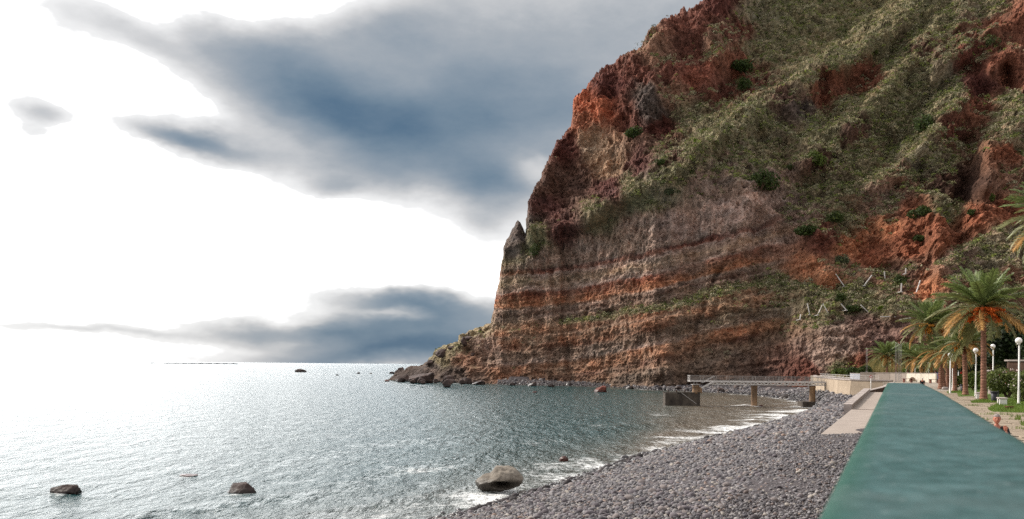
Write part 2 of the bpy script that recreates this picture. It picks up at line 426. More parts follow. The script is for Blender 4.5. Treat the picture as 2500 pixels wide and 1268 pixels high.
def rock_mat(name, c1, c2, scale, bump=0.05, wet=None, spec=.3):
    """mottled rock; below z = wet (world) the stone is darker and shinier where the sea wets it"""
    m = nmat(name, c1, c2, scale, 0.85, bump, scale * 4, fine=.25, spec=spec)
    if wet is not None:
        nt = m.node_tree; bs = nt.nodes['Principled BSDF']; N = nt.nodes.new; L = nt.links.new
        src = bs.inputs['Base Color'].links[0].from_socket
        g = N('ShaderNodeNewGeometry'); sp = N('ShaderNodeSeparateXYZ'); L(g.outputs['Position'], sp.inputs[0])
        nz = N('ShaderNodeTexNoise'); nz.inputs['Scale'].default_value = 1.5; L(g.outputs['Position'], nz.inputs['Vector'])
        ad = N('ShaderNodeMath'); ad.operation = 'MULTIPLY_ADD'; L(nz.outputs['Fac'], ad.inputs[0]); ad.inputs[1].default_value = -0.5; L(sp.outputs[2], ad.inputs[2])
        mr = N('ShaderNodeMapRange'); L(ad.outputs[0], mr.inputs[0]); mr.inputs[1].default_value = wet - .35; mr.inputs[2].default_value = wet; mr.inputs[3].default_value = 0.4; mr.inputs[4].default_value = 1.0
        vm = N('ShaderNodeVectorMath'); vm.operation = 'SCALE'; L(src, vm.inputs[0]); L(mr.outputs[0], vm.inputs['Scale'])
        L(vm.outputs[0], bs.inputs['Base Color'])
        m2 = N('ShaderNodeMapRange'); L(mr.outputs[0], m2.inputs[0]); m2.inputs[1].default_value = .4; m2.inputs[2].default_value = 1; m2.inputs[3].default_value = .35; m2.inputs[4].default_value = .85
        L(m2.outputs[0], bs.inputs['Roughness'])
    return m
M['boulder_pale'] = rock_mat('boulder_pale', lin(152, 142, 130), lin(80, 72, 64), 0.9, 0.06, wet=0.6)
M['boulder_dark'] = rock_mat('boulder_dark', lin(82, 66, 62), lin(44, 35, 34), 0.9, 0.06, wet=0.2)
M['boulder_tip'] = rock_mat('boulder_tip', lin(96, 78, 72), lin(44, 36, 36), 0.35, 0.12, wet=1.0)
M['boulder_red'] = rock_mat('boulder_red', lin(128, 72, 58), lin(76, 42, 38), 0.35, 0.1, wet=0.6)
# ------------------------------------------------------------------ the cliff
SIL = [(940, 935), (962, 918), (975, 903), (1000, 900), (1040, 886), (1060, 875), (1068, 861), (1085, 851), (1126, 839), (1131, 823), (1150, 823), (1165, 811), (1204, 796),
       (1210, 762), (1213, 738), (1222, 700), (1227, 662), (1238, 600), (1251, 574), (1260, 558), (1268, 545), (1272, 548), (1280, 564), (1287, 580), (1290, 580), (1293, 538), (1298, 514), (1330, 440),
       (1350, 404), (1363, 373), (1400, 320), (1407, 264), (1440, 235), (1470, 194), (1500, 178), (1530, 150), (1580, 118), (1620, 72), (1690, 40), (1720, 14), (1750, 2),
       (1785, -12), (1900, -80), (2100, -190), (2400, -300), (2700, -360), (3100, -400)]
YBASE = [(940, 395), (1000, 378), (1100, 356), (1210, 341), (1400, 322), (1600, 285), (1700, 281), (1850, 274), (2000, 254), (2200, 236), (2500, 222), (3100, 200)]
TG = [(940, 778), (1220, 740), (1400, 727), (1600, 692), (1780, 650), (1950, 615), (2200, 560), (2500, 520), (3100, 450)]
LTOP = [(940, 800), (1205, 640), (1300, 600), (1450, 545), (1560, 500), (1650, 482), (1760, 470), (1830, 520), (1950, 600), (2100, 650), (2300, 720), (2600, 760), (3100, 780)]
ip = lambda pts, x: np.interp(x, [p[0] for p in pts], [p[1] for p in pts])
SPUR = [(1290, 610), (1450, 535), (1560, 478), (1650, 430), (1760, 345), (1850, 292), (1960, 212), (2060, 165), (2200, 70), (2330, -40)]
# colour and scrub anchors: photo x, y, colour, scrub amount
CN = dict(darkred=(84, 46, 40), redbrown=(98, 58, 47), brown=(124, 92, 74), orange=(150, 80, 48), orangebrown=(154, 100, 66), darkgrey=(86, 76, 70), tan=(150, 124, 100), darkbrown=(88, 64, 54),
          maroon=(86, 54, 50), red=(118, 68, 52), olive=(110, 101, 78), soil=(122, 71, 47), green=(114, 110, 82), greygreen=(122, 116, 96), greybrown=(132, 111, 100), greytan=(150, 128, 119),
          dark=(70, 50, 42), purple=(104, 80, 72), redsoil=(110, 66, 48), tanveg=(132, 117, 94), rock=(78, 68, 64))
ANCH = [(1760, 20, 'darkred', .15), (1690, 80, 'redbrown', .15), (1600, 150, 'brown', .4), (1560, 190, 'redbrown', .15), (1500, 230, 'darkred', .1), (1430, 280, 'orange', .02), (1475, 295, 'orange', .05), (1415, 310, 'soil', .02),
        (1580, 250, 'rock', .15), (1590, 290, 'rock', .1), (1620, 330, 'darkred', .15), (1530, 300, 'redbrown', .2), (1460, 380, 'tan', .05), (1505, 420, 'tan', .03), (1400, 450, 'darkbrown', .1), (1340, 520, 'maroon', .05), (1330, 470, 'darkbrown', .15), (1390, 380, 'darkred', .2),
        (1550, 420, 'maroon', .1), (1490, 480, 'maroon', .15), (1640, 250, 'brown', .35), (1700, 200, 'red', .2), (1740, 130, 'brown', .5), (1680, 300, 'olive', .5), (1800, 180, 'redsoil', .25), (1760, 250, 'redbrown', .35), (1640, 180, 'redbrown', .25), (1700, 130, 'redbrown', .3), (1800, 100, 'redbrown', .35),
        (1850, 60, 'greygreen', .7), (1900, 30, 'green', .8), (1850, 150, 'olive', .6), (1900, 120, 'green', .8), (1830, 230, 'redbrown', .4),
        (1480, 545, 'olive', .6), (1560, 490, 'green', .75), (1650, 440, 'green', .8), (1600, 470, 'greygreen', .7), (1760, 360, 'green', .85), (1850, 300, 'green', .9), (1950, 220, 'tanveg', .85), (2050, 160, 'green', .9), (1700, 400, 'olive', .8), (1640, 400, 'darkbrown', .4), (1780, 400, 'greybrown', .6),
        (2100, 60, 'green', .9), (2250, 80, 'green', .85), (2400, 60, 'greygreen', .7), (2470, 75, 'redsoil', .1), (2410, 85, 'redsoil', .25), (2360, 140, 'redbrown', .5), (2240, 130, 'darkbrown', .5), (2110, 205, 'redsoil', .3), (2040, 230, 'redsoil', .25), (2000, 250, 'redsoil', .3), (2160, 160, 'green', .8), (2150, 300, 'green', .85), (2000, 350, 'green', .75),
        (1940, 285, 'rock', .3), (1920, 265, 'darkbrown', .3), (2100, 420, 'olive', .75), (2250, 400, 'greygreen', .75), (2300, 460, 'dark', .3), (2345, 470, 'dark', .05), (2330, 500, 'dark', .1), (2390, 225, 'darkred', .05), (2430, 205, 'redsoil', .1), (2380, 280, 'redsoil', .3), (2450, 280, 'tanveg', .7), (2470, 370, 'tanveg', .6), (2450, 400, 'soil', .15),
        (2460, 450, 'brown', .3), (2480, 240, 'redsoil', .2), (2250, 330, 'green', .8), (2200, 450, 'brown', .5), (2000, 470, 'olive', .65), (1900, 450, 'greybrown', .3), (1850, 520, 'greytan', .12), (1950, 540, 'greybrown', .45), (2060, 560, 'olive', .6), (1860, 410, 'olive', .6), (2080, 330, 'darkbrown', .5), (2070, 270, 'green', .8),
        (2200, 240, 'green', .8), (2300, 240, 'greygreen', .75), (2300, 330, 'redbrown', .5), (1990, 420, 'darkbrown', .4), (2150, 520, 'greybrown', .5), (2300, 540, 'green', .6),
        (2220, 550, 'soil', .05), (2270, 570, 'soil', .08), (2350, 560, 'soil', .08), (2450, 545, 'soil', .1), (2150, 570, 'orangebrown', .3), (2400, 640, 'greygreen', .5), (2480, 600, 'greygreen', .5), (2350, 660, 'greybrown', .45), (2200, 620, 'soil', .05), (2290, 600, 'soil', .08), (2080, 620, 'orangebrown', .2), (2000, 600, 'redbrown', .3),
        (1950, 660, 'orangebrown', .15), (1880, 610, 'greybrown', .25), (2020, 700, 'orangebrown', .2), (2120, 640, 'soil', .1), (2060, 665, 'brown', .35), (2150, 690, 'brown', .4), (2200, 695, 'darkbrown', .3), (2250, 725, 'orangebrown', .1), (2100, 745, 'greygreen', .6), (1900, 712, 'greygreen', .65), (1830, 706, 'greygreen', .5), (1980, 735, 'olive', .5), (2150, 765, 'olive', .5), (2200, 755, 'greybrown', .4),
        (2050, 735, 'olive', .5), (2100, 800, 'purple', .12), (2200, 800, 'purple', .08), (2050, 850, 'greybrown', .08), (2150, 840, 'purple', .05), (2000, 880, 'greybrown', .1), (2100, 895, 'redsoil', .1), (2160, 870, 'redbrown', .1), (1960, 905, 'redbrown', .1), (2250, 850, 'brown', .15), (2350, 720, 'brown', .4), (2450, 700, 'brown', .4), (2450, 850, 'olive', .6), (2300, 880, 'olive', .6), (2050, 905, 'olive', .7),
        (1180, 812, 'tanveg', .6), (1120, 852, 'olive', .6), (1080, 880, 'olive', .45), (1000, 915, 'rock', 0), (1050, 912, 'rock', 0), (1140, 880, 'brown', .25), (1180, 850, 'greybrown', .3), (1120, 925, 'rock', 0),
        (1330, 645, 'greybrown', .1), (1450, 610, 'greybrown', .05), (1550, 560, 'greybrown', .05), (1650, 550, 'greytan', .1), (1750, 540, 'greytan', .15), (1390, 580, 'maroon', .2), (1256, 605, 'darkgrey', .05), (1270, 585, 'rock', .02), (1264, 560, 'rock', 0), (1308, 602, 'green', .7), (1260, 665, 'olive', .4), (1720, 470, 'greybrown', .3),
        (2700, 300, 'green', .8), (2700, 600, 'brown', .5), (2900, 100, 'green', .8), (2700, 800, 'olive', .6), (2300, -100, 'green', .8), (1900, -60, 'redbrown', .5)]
BAND = [(-300, 'greybrown'), (-200, 'greybrown'), (-130, 'greytan'), (-74, 'greybrown'), (-71, 'maroon'), (-64, 'red'), (-58, 'greytan'), (-40, 'tan'), (-20, 'greytan'), (-14, 'red'), (-4, 'soil'), (16, 'orangebrown'), (24, 'greybrown'), (36, 'darkbrown'), (44, 'greybrown'),
        (60, 'brown'), (78, 'orangebrown'), (92, 'brown'), (100, 'orangebrown'), (118, 'soil'), (126, 'darkbrown'), (146, 'greybrown'), (152, 'greytan'), (160, 'orangebrown'), (182, 'orangebrown'), (190, 'redbrown'), (204, 'brown'), (216, 'darkgrey'), (260, 'rock')]
ALB = 1.62

def build_cliff():
    pxs = np.concatenate([np.arange(941, 1200, 2.4), np.arange(1200, 1310, 1.3), np.arange(1310, 2520, 2.2), np.arange(2520, 3100, 9.0)])
    rows = np.concatenate([np.linspace(0, 1, 505) * (-72 - 958) + 958, np.arange(-84, -430, -12)]); nr, nc = len(rows), len(pxs)
    top = ip(SIL, pxs)
    calm = 1 - .8 * np.exp(-((pxs - 1265) / 34) ** 2)
    top = top + (5.0 * perlin(pxs / 23.0, 0.5, 0.5) * sstep(960, 1010, pxs) + 3.2 * perlin(pxs / 8.0, 3.5, 0.5)) * calm + 1.5 * perlin(pxs / 3.5, 7.5, .5)
    Y0 = ip(YBASE, pxs)
    dxu = pxs - CX
    base = CY + ROLL * dxu + (CAMZ + 2.0) * F / Y0
    PX = np.repeat(pxs[None, :], nr, 0)
    PY = np.minimum(np.maximum(np.repeat(rows[:, None], nc, 1), top[None, :]), base[None, :]); crest = rows[:, None] < top[None, :] - 1.0
    DX, DY = unroll(PX, PY)
    E = -DY / F
    # inclination of the face: near vertical below, scrub slope above, treads at the ledges
    wx = 14 * fbm(PX / 90, PY / 90, 1.3, 3); wy = 10 * fbm(PX / 80, PY / 80, 6.3, 3)
    lt = ip(LTOP, PX) + wy
    klow = np.interp(PX, [940, 1190, 1230, 1750, 1900, 2100, 2500, 3100], [.9, .8, .10, .16, .34, .55, .65, .65])
    kup = np.interp(PX, [940, 1200, 1300, 1500, 1800, 2100, 2500, 3100], [1.0, .3, .35, .45, .62, .78, .8, .8])
    k = kup + (klow - kup) * sstep(-12, 12, PY - lt)
    T = PY - ip(TG, PX) + wy * .35
    ledge = [(-66, .5), (-15, .6), (28, .9), (62, .8), (96, .6), (128, 1.0), (152, .7), (190, .8), (214, 1.2)]
    for t0, a in ledge:
        k = k + a * np.exp(-((T - t0) / 4.5) ** 2) * (0.5 + 0.9 * fbm(PX / 60, t0 * 1.0, .2, 2))
    shelf = [(1380, 792), (1500, 775), (1640, 755), (1740, 722), (1850, 700), (1950, 705), (2050, 738), (2150, 762), (2260, 765)]
    d, _ = poly_dist(PX, PY, shelf); k = k + 1.6 * np.exp(-(d / 8) ** 2)
    d, _ = poly_dist(PX, PY, [(2000, 650), (2060, 668), (2150, 690), (2240, 690)]); k = k + 1.0 * np.exp(-(d / 10) ** 2)
    d, _ = poly_dist(PX, PY, [(1150, 838), (1220, 812), (1330, 806)]); k = k + 1.0 * np.exp(-(d / 6) ** 2)
    k = k + 0.10 * fbm(PX / 90, PY / 22, 4.4, 2) * sstep(6, -14, PY - lt)
    # lens-shaped steps high on the red wall
    k = k + 0.5 * sstep(.2, .5, fbm(PX / 110 + .01 * PY, PY / 16, 8.1, 2)) * sstep(0, -30, PY - lt)
    # talus foot
    k = k + 0.9 * sstep(26, 4, base[None, :] - PY - 8 + 14 * fbm(PX / 60, .4, .4, 2))
    k = np.clip(k, -.25, 1.9)
    Y = np.empty_like(PX); Y[0] = Y0
    for j in range(1, nr):
        Y[j] = Y[j - 1] * (1 - k[j] * E[j - 1]) / (1 - k[j] * E[j])
    # large forms, as depth offsets
    d, side = poly_dist(PX + wx, PY + wy, SPUR); sd = d * -side
    Y += 26 * sstep(0, 75, sd) * sstep(1285, 1380, PX) - 9 * np.exp(-(d / 26) ** 2) * sstep(1300, 1450, PX)
    forms = [([(2500, 300), (2430, 350), (2392, 410), (2385, 470)], -13, 34), ([(2352, 370), (2365, 440), (2330, 510)], 14, 26), ([(1880, 440), (1800, 560), (1760, 650)], -7, 40), ([(1980, 480), (1930, 580)], 6, 40),
             ([(1800, 600), (1742, 700), (1700, 800), (1690, 900)], 2.2, 7), ([(1340, 640), (1368, 760), (1388, 880), (1400, 930)], 2.2, 8), ([(2000, 190), (2010, 260), (1960, 300)], 7, 26), ([(1945, 262), (1905, 300)], -5, 18),
             ([(2380, 190), (2390, 260)], 7, 22), ([(2440, 190), (2460, 250)], 6, 14), ([(2230, 520), (2280, 620)], -4, 30), ([(2320, 560), (2330, 620)], 5, 18), ([(1590, 210), (1585, 300)], -6, 22), ([(1500, 250), (1530, 330)], 5, 20),
             ([(1470, 360), (1520, 450)], 6, 34), ([(1640, 330), (1600, 350)], 7, 22), ([(1278, 560), (1290, 620)], 6, 12), ([(1750, 730), (1800, 760), (1880, 740)], -4, 30), ([(1560, 800), (1680, 780)], -3, 24), ([(1490, 770), (1500, 772)], 5, 7),
             ([(1350, 420), (1400, 470), (1440, 540)], -5, 30), ([(1620, 870), (1640, 930)], -4, 22), ([(2010, 800), (2100, 870)], -4, 50), ([(2100, 620), (2180, 660)], 5, 40), ([(1990, 610), (2010, 680)], -4, 30), ([(1700, 60), (1780, 150)], -6, 36), ([(1840, 60), (1800, 200), (1740, 290)], 10, 34),
             ([(2250, 130), (2150, 240), (2080, 330), (1960, 420)], -11, 28), ([(2450, 150), (2330, 260), (2240, 380), (2120, 480)], -12, 32), ([(2350, 190), (2230, 300), (2160, 400)], 11, 28), ([(2180, 140), (2090, 230), (2010, 330)], 8, 24), ([(2480, 60), (2380, 130), (2280, 190)], -9, 28)]
    for pl, a, wd in forms:
        d, _ = poly_dist(PX + wx * .6, PY + wy * .6, pl); Y += a * np.exp(-(d / wd) ** 2)
    # the shoulder turns away behind the skyline
    gap = np.maximum(PY - top[None, :], 0)
    Y += 16 * np.exp(-gap / 9.0) * sstep(960, 1150, PX)
    # wrap over the crest, so that it is a solid ridge from any side
    nw = 8
    wr = np.arange(1, nw + 1)[:, None] / nw
    PYw = top[None, :] + wr * np.minimum(30, (base - top) * .4)[None, :]
    Yw = Y[-1][None, :] + wr * 90
    PX2 = np.concatenate([PX, np.repeat(pxs[None, :], nw, 0)]); PY2 = np.concatenate([PY, PYw]); Y2 = np.concatenate([Y, Yw])
    T2 = np.concatenate([T, np.repeat(T[-1:], nw, 0)]); lt2 = np.concatenate([lt, np.repeat(lt[-1:], nw, 0)])
    DX2, DY2 = unroll(PX2, PY2)
    X = DX2 / F * Y2; Z = CAMZ - DY2 / F * Y2
    low = sstep(-12, 14, PY2 - lt2) * (1 - .5 * sstep(1850, 2150, PX2)) * sstep(1150, 1230, PX2)
    up = 1 - low
    # rock relief (metres towards the viewer and upward)
    big = fbm(X / 34, Y2 / 34, Z / 34, 2)
    rid = fbm(X / 17, Y2 / 17, Z / 14, 5, .55, True); dia = fbm((X + .75 * Z) / 9, Y2 / 16, (Z - .75 * X) / 40, 4, .55, True)
    wq = 2.2 * fbm(X / 14, Y2 / 14, Z / 14, 3); flu = fbm((X + wq) / 5.0, Y2 / 9, (Z + 2 * wq) / 24, 4, .55, True)
    bed = fbm(X / 30, Y2 / 30, (Z - .12 * X) / 2.2, 3, .55)
    fin = fbm(X / 3.6, Y2 / 3.6, Z / 3.0, 5, .68, True)
    blk = fbm((X + wq) / 11, Y2 / 11, (Z + wq) / 8, 4, .6); colz = sstep(-215, -150, T2) * sstep(-62, -80, T2)
    rel = 4.0 * big * (.4 + .6 * up) + rid * (1.3 + 3.9 * up) + 3.2 * dia * up + (1.1 + 1.9 * colz) * flu * low + .9 * np.tanh(3 * bed) * (low * (1 - .7 * colz) + .6 * up) * (.6 + 1.2 * blk) + fin * (1.7 + .2 * up) + 1.9 * blk
    rel *= sstep(0, 14, base[None, :] - PY2) * (.35 + .65 * sstep(1000, 1200, PX2))
    rel = rel * 1.25 * (1 - .6 * np.exp(-((PX2 - 1262) / 32) ** 2) * sstep(680, 610, PY2))
    Y3 = Y2 - rel * .95
    Z3 = Z + rel * .28 * sstep(2, 14, Z); X3 = X - rel * .22
    V = np.stack([X3, Y3, Z3], -1).reshape(-1, 3)
    Fq = grid_faces(nr + nw, nc)
    me = mesh_np('cliff', V, Fq, False)
    nrm = np.empty(len(V) * 3, np.float32); me.vertices.foreach_get('normal', nrm); nrm = nrm.reshape(-1, 3)
    # colours
    qx = (PX2 + 26 * fbm(X / 22, Y2 / 22, Z / 16, 4, .6)).ravel().astype(np.float32); qy = (PY2 + 20 * fbm(X / 20 + 9, Y2 / 20, Z / 15, 4, .6)).ravel().astype(np.float32)
    ac = np.array([lin(*CN[a[2]]) for a in ANCH], np.float32); av = np.array([a[3] for a in ANCH], np.float32)
    num = np.zeros((len(qx), 3), np.float32); nv = np.zeros(len(qx), np.float32); den = np.zeros(len(qx), np.float32)
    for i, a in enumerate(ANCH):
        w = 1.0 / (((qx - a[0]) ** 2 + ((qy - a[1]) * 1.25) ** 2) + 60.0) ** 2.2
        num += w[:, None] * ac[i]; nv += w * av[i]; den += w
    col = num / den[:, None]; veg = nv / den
    Tq = (T2 + 4 * fbm(X / 9, Y2 / 9, Z / 6, 3) + 8 * fbm(X / 40, 3.3, 1.1, 2)).ravel()
    bt = np.array([b[0] for b in BAND]); bc = np.array([lin(*CN[b[1]]) for b in BAND])
    bcol = np.stack([np.interp(Tq, bt, bc[:, i]) for i in range(3)], -1)
    bw = (sstep(-95, -70, Tq) * sstep(2010, 1800, PX2.ravel()) * sstep(1170, 1230, PX2.ravel()))
    bw0 = bw.copy()
    bw *= np.where(Tq > 50, .5, .75) + .75 * fbm(X / 20, Y2 / 20, Z / 8, 4).ravel() + .35 * fbm(X / 5, Y2 / 5, Z / 4, 3).ravel()
    bw = np.clip(bw, 0, 1)
    col = col * (1 - bw[:, None]) + bcol * bw[:, None]
    veg = veg * (1 - .85 * bw)
    # scrub keeps to the gentler ground
    vn = fbm(X / 6, Y2 / 6, Z / 6, 4, .6).ravel()
    dsh, _ = poly_dist(PX2, PY2, shelf)
    veg = veg + .6 * np.exp(-(dsh.ravel() / 11) ** 2)
    vm = sstep(.32, .62, veg + .32 * vn + .55 * (nrm[:, 2] - .55))
    vm *= sstep(.14, .36, veg + .1 * vn) * (1 - .8 * np.clip(bw0, 0, 1) * (1 - np.exp(-(dsh.ravel() / 16) ** 2)))
    # streaks and mottling of the rock itself
    st = fbm(X / 2.6, Y2 / 6, Z / 22, 3, .6).ravel(); mo = fbm(X / 4, Y2 / 4, Z / 3, 4, .6).ravel(); hue = fbm(X / 12, Y2 / 12, Z / 5, 3).ravel()
    col = col * (1 + .34 * st * low.ravel() + .5 * mo)[:, None]
    col[:, 0] *= 1 + .16 * hue; col[:, 2] *= 1 - .16 * hue
    vcol = np.array(lin(112, 108, 82))[None, :] * (1 + .55 * fbm(X / 5, Y2 / 5, Z / 5 + 40, 4, .65).ravel())[:, None]
    dry = sstep(-.1, .35, fbm(X / 18, Y2 / 18, Z / 18 + 7, 3)).ravel()[:, None]
    vcol = vcol * (1 - dry * .6) + np.array(lin(146, 130, 96))[None, :] * (1 + .4 * mo)[:, None] * dry * .6
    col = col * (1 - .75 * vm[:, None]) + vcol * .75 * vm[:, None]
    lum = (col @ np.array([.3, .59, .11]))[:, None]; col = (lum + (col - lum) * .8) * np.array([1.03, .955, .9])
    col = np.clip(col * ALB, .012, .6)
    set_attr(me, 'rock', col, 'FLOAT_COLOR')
    m, nt, bs = new_mat('cliff_rock'); N = nt.nodes.new; L = nt.links.new
    at = N('ShaderNodeAttribute'); at.attribute_name = 'rock'
    tc = N('ShaderNodeTexCoord')
    nz = N('ShaderNodeTexNoise'); L(tc.outputs['Object'], nz.inputs['Vector']); nz.inputs['Scale'].default_value = 1.3; nz.inputs['Detail'].default_value = 6; nz.inputs['Roughness'].default_value = .7
    mr = N('ShaderNodeMapRange'); L(nz.outputs['Fac'], mr.inputs[0]); mr.inputs[1].default_value = .3; mr.inputs[2].default_value = .7; mr.inputs[3].default_value = .55; mr.inputs[4].default_value = 1.45
    sc = N('ShaderNodeVectorMath'); sc.operation = 'SCALE'; L(at.outputs['Color'], sc.inputs[0]); L(mr.outputs[0], sc.inputs['Scale'])
    L(sc.outputs[0], bs.inputs['Base Color']); bs.inputs['Roughness'].default_value = .95; bs.inputs['Specular IOR Level'].default_value = .1
    n2 = N('ShaderNodeTexNoise'); L(tc.outputs['Object'], n2.inputs['Vector']); n2.inputs['Scale'].default_value = .9; n2.inputs['Detail'].default_value = 8; n2.inputs['Roughness'].default_value = .7
    vo = N('ShaderNodeTexVoronoi'); vo.feature = 'F1'; wv = N('ShaderNodeVectorMath'); wv.operation = 'MULTIPLY_ADD'; L(n2.outputs['Color'], wv.inputs[0]); wv.inputs[1].default_value = (2.5, 2.5, 2.5); L(tc.outputs['Object'], wv.inputs[2]); L(wv.outputs[0], vo.inputs['Vector']); vo.inputs['Scale'].default_value = .42
    vc = N('ShaderNodeSeparateColor'); L(vo.outputs['Color'], vc.inputs[0]); vr = N('ShaderNodeMapRange'); L(vc.outputs[0], vr.inputs[0]); vr.inputs[3].default_value = .72; vr.inputs[4].default_value = 1.28
    s2 = N('ShaderNodeVectorMath'); s2.operation = 'SCALE'; L(sc.outputs[0], s2.inputs[0]); L(vr.outputs[0], s2.inputs['Scale']); L(s2.outputs[0], bs.inputs['Base Color'])
    hh = N('ShaderNodeMath'); hh.operation = 'MULTIPLY_ADD'; L(vo.outputs['Distance'], hh.inputs[0]); hh.inputs[1].default_value = -.55; L(n2.outputs['Fac'], hh.inputs[2])
    bp = N('ShaderNodeBump'); L(hh.outputs[0], bp.inputs['Height']); bp.inputs['Distance'].default_value = 1.3; bp.inputs['Strength'].default_value = 1
    L(bp.outputs[0], bs.inputs['Normal'])
    o = link('cliff', me, m)
    tag(o, 'layered red and brown sea cliff with scrub on its upper slopes', 'cliff', kind='structure')
    vm[:nr * nc][crest.ravel()] = 0
    return dict(V=V, N=nrm, veg=vm, PX=PX2.ravel(), PY=PY2.ravel(), nr=nr, nc=nc, pxs=pxs)
CL = build_cliff()

def on_cliff(px, py):
    """nearest cliff vertex (world) to a photo position"""
    x, y = topx(CL['V'][:, 0], CL['V'][:, 1], CL['V'][:, 2])
    n = CL['nr'] * CL['nc']
    i = int(np.argmin((x[:n] - px) ** 2 + (y[:n] - py) ** 2))
    return Vector(CL['V'][i].tolist()), Vector(CL['N'][i].tolist())

def leaf_tris(C, size, rg):
    n = len(C)
    a = rg.normal(size=(n, 3)); a /= np.linalg.norm(a, axis=1)[:, None] + 1e-9
    b = rg.normal(size=(n, 3)); b -= (a * b).sum(1)[:, None] * a; b /= np.linalg.norm(b, axis=1)[:, None] + 1e-9
    s = (np.asarray(size) * rg.uniform(.6, 1.3, n))[:, None]
    return np.stack([C - a * s * .8, C + b * s * .6, C + a * s * .8 - b * s * .3], 1).reshape(-1, 3), np.arange(n * 3).reshape(-1, 3)
def leaf_quads(C, size, rg, flat=0.0):
    """one bent leaf clump (two triangles) at each centre C"""
    n = len(C)
    a = rg.normal(size=(n, 3)); a /= np.linalg.norm(a, axis=1)[:, None] + 1e-9
    b = rg.normal(size=(n, 3)); b -= (a * b).sum(1)[:, None] * a; b /= np.linalg.norm(b, axis=1)[:, None] + 1e-9
    s = (np.asarray(size) * rg.uniform(.6, 1.3, n))[:, None]
    V = np.stack([C - a * s, C + b * s * .55, C + a * s, C - b * s * .55], 1).reshape(-1, 3)
    return V, np.arange(n * 4).reshape(-1, 4)

def build_scrub():
    rg = np.random.default_rng(11)
    n = CL['nr'] * CL['nc']
    V = CL['V'][:n]; px, py = topx(V[:, 0], V[:, 1], V[:, 2])
    w = CL['veg'][:n] * (px > 950) * (px < 2620) * (py > -60) * np.where(px < 1215, .12, 1.0)
    w = w * np.where(rg.random(n) < .5, 1, .6)
    idx = rg.choice(n, 28000, p=w / w.sum())
    base = V[idx] + rg.normal(size=(len(idx), 3)) * .4
    r = rg.gamma(1.8, .3, len(idx)) + .2
    bigp = rg.random(len(idx)) < .045
    r = np.where(bigp, r * 2.0 + .3, r)
    r = np.where(px[idx] < 1215, r * .5, r)
    k = 28
    dm = rg.normal(size=(len(idx) * k, 3)); dm /= np.linalg.norm(dm, axis=1)[:, None]; dm[:, 2] = np.abs(dm[:, 2]) * .9 - .12; dm[:, 1] -= .25
    C = np.repeat(base, k, 0) + dm * np.repeat(r, k)[:, None] * rg.uniform(.7, 1.05, (len(dm), 1))
    VV, FF = leaf_tris(C, np.repeat(np.minimum(r * .42, .4), k), rg)
    me = mesh_np('cliff_scrub', VV, FF, False)
    # species tint per plant
    t = rg.random(len(idx)); tint = np.empty((len(idx), 3))
    pal = [lin(126, 122, 88), lin(144, 138, 112), lin(122, 130, 66), lin(160, 144, 116), lin(92, 94, 62)]
    pick = np.digitize(t + .15 * fbm(base[:, 0] / 16, base[:, 1] / 16, base[:, 2] / 16, 2), [.3, .55, .72, .9])
    for i in range(5): tint[pick == i] = pal[i]
    tint *= rg.uniform(.65, 1.35, (len(idx), 1))
    tint[bigp] = np.array(lin(88, 98, 52)) * rg.uniform(.6, 1.2, (int(bigp.sum()), 1))
    set_attr(me, 'tint', np.repeat(np.repeat(tint, k, 0), 3, 0), 'FLOAT_COLOR')
    m, nt, bs = new_mat('scrub'); at = nt.nodes.new('ShaderNodeAttribute'); at.attribute_name = 'tint'
    g = nt.nodes.new('ShaderNodeNewGeometry'); mr = nt.nodes.new('ShaderNodeMapRange'); nt.links.new(g.outputs['Random Per Island'], mr.inputs[0]); mr.inputs[3].default_value = .85; mr.inputs[4].default_value = 1.15
    sc = nt.nodes.new('ShaderNodeVectorMath'); sc.operation = 'SCALE'; nt.links.new(at.outputs['Color'], sc.inputs[0]); nt.links.new(mr.outputs[0], sc.inputs['Scale'])
    nt.links.new(sc.outputs[0], bs.inputs['Base Color']); bs.inputs['Roughness'].default_value = .8; bs.inputs['Specular IOR Level'].default_value = .2
    tag(link('cliff_scrub', me, m), 'low grey green scrub covering the cliff slopes', 'scrub', kind='stuff')
build_scrub()

# ------------------------------------------------------------------ plan of the shore
UD = (0.4235, 0.9059)                              # direction of the promenade wall in plan
def UV(u, v): return (u * UD[0] + v * UD[1], u * UD[1] - v * UD[0])
def uv_of(x, y): return x * UD[0] + y * UD[1], x * UD[1] - y * UD[0]
shore_px = [(1112, 1262), (1185, 1238), (1260, 1216), (1330, 1196), (1420, 1166), (1500, 1138), (1600, 1106), (1700, 1082), (1790, 1060), (1870, 1038), (1940, 1020), (1985, 1003), (1992, 994), (1975, 985), (1925, 975), (1860, 967), (1790, 961), (1700, 957), (1600, 953), (1500, 946), (1400, 943), (1300, 941), (1215, 939)]
shore = [(-60, -30), (-34, 0), (-14, 26)] + [tuple(PZ(x, y, 0.0)[:2]) for x, y in shore_px]
inland = [UV(-60, -.25), UV(150, -.25), (59.0, 142.5), (61.5, 156.0), (67, 180), (75.5, 205), (84, 232)]
inland += [tuple(P(x, 900, float(ip(YBASE, x)) + o)[:2]) for x, o in ((2000, 6), (1850, 6), (1700, 6), (1600, 6), (1400, 5), (1300, 2), (1240, -1), (1216, -3))]
beach_poly = shore + inland[::-1]
PROM_Z = 5.7
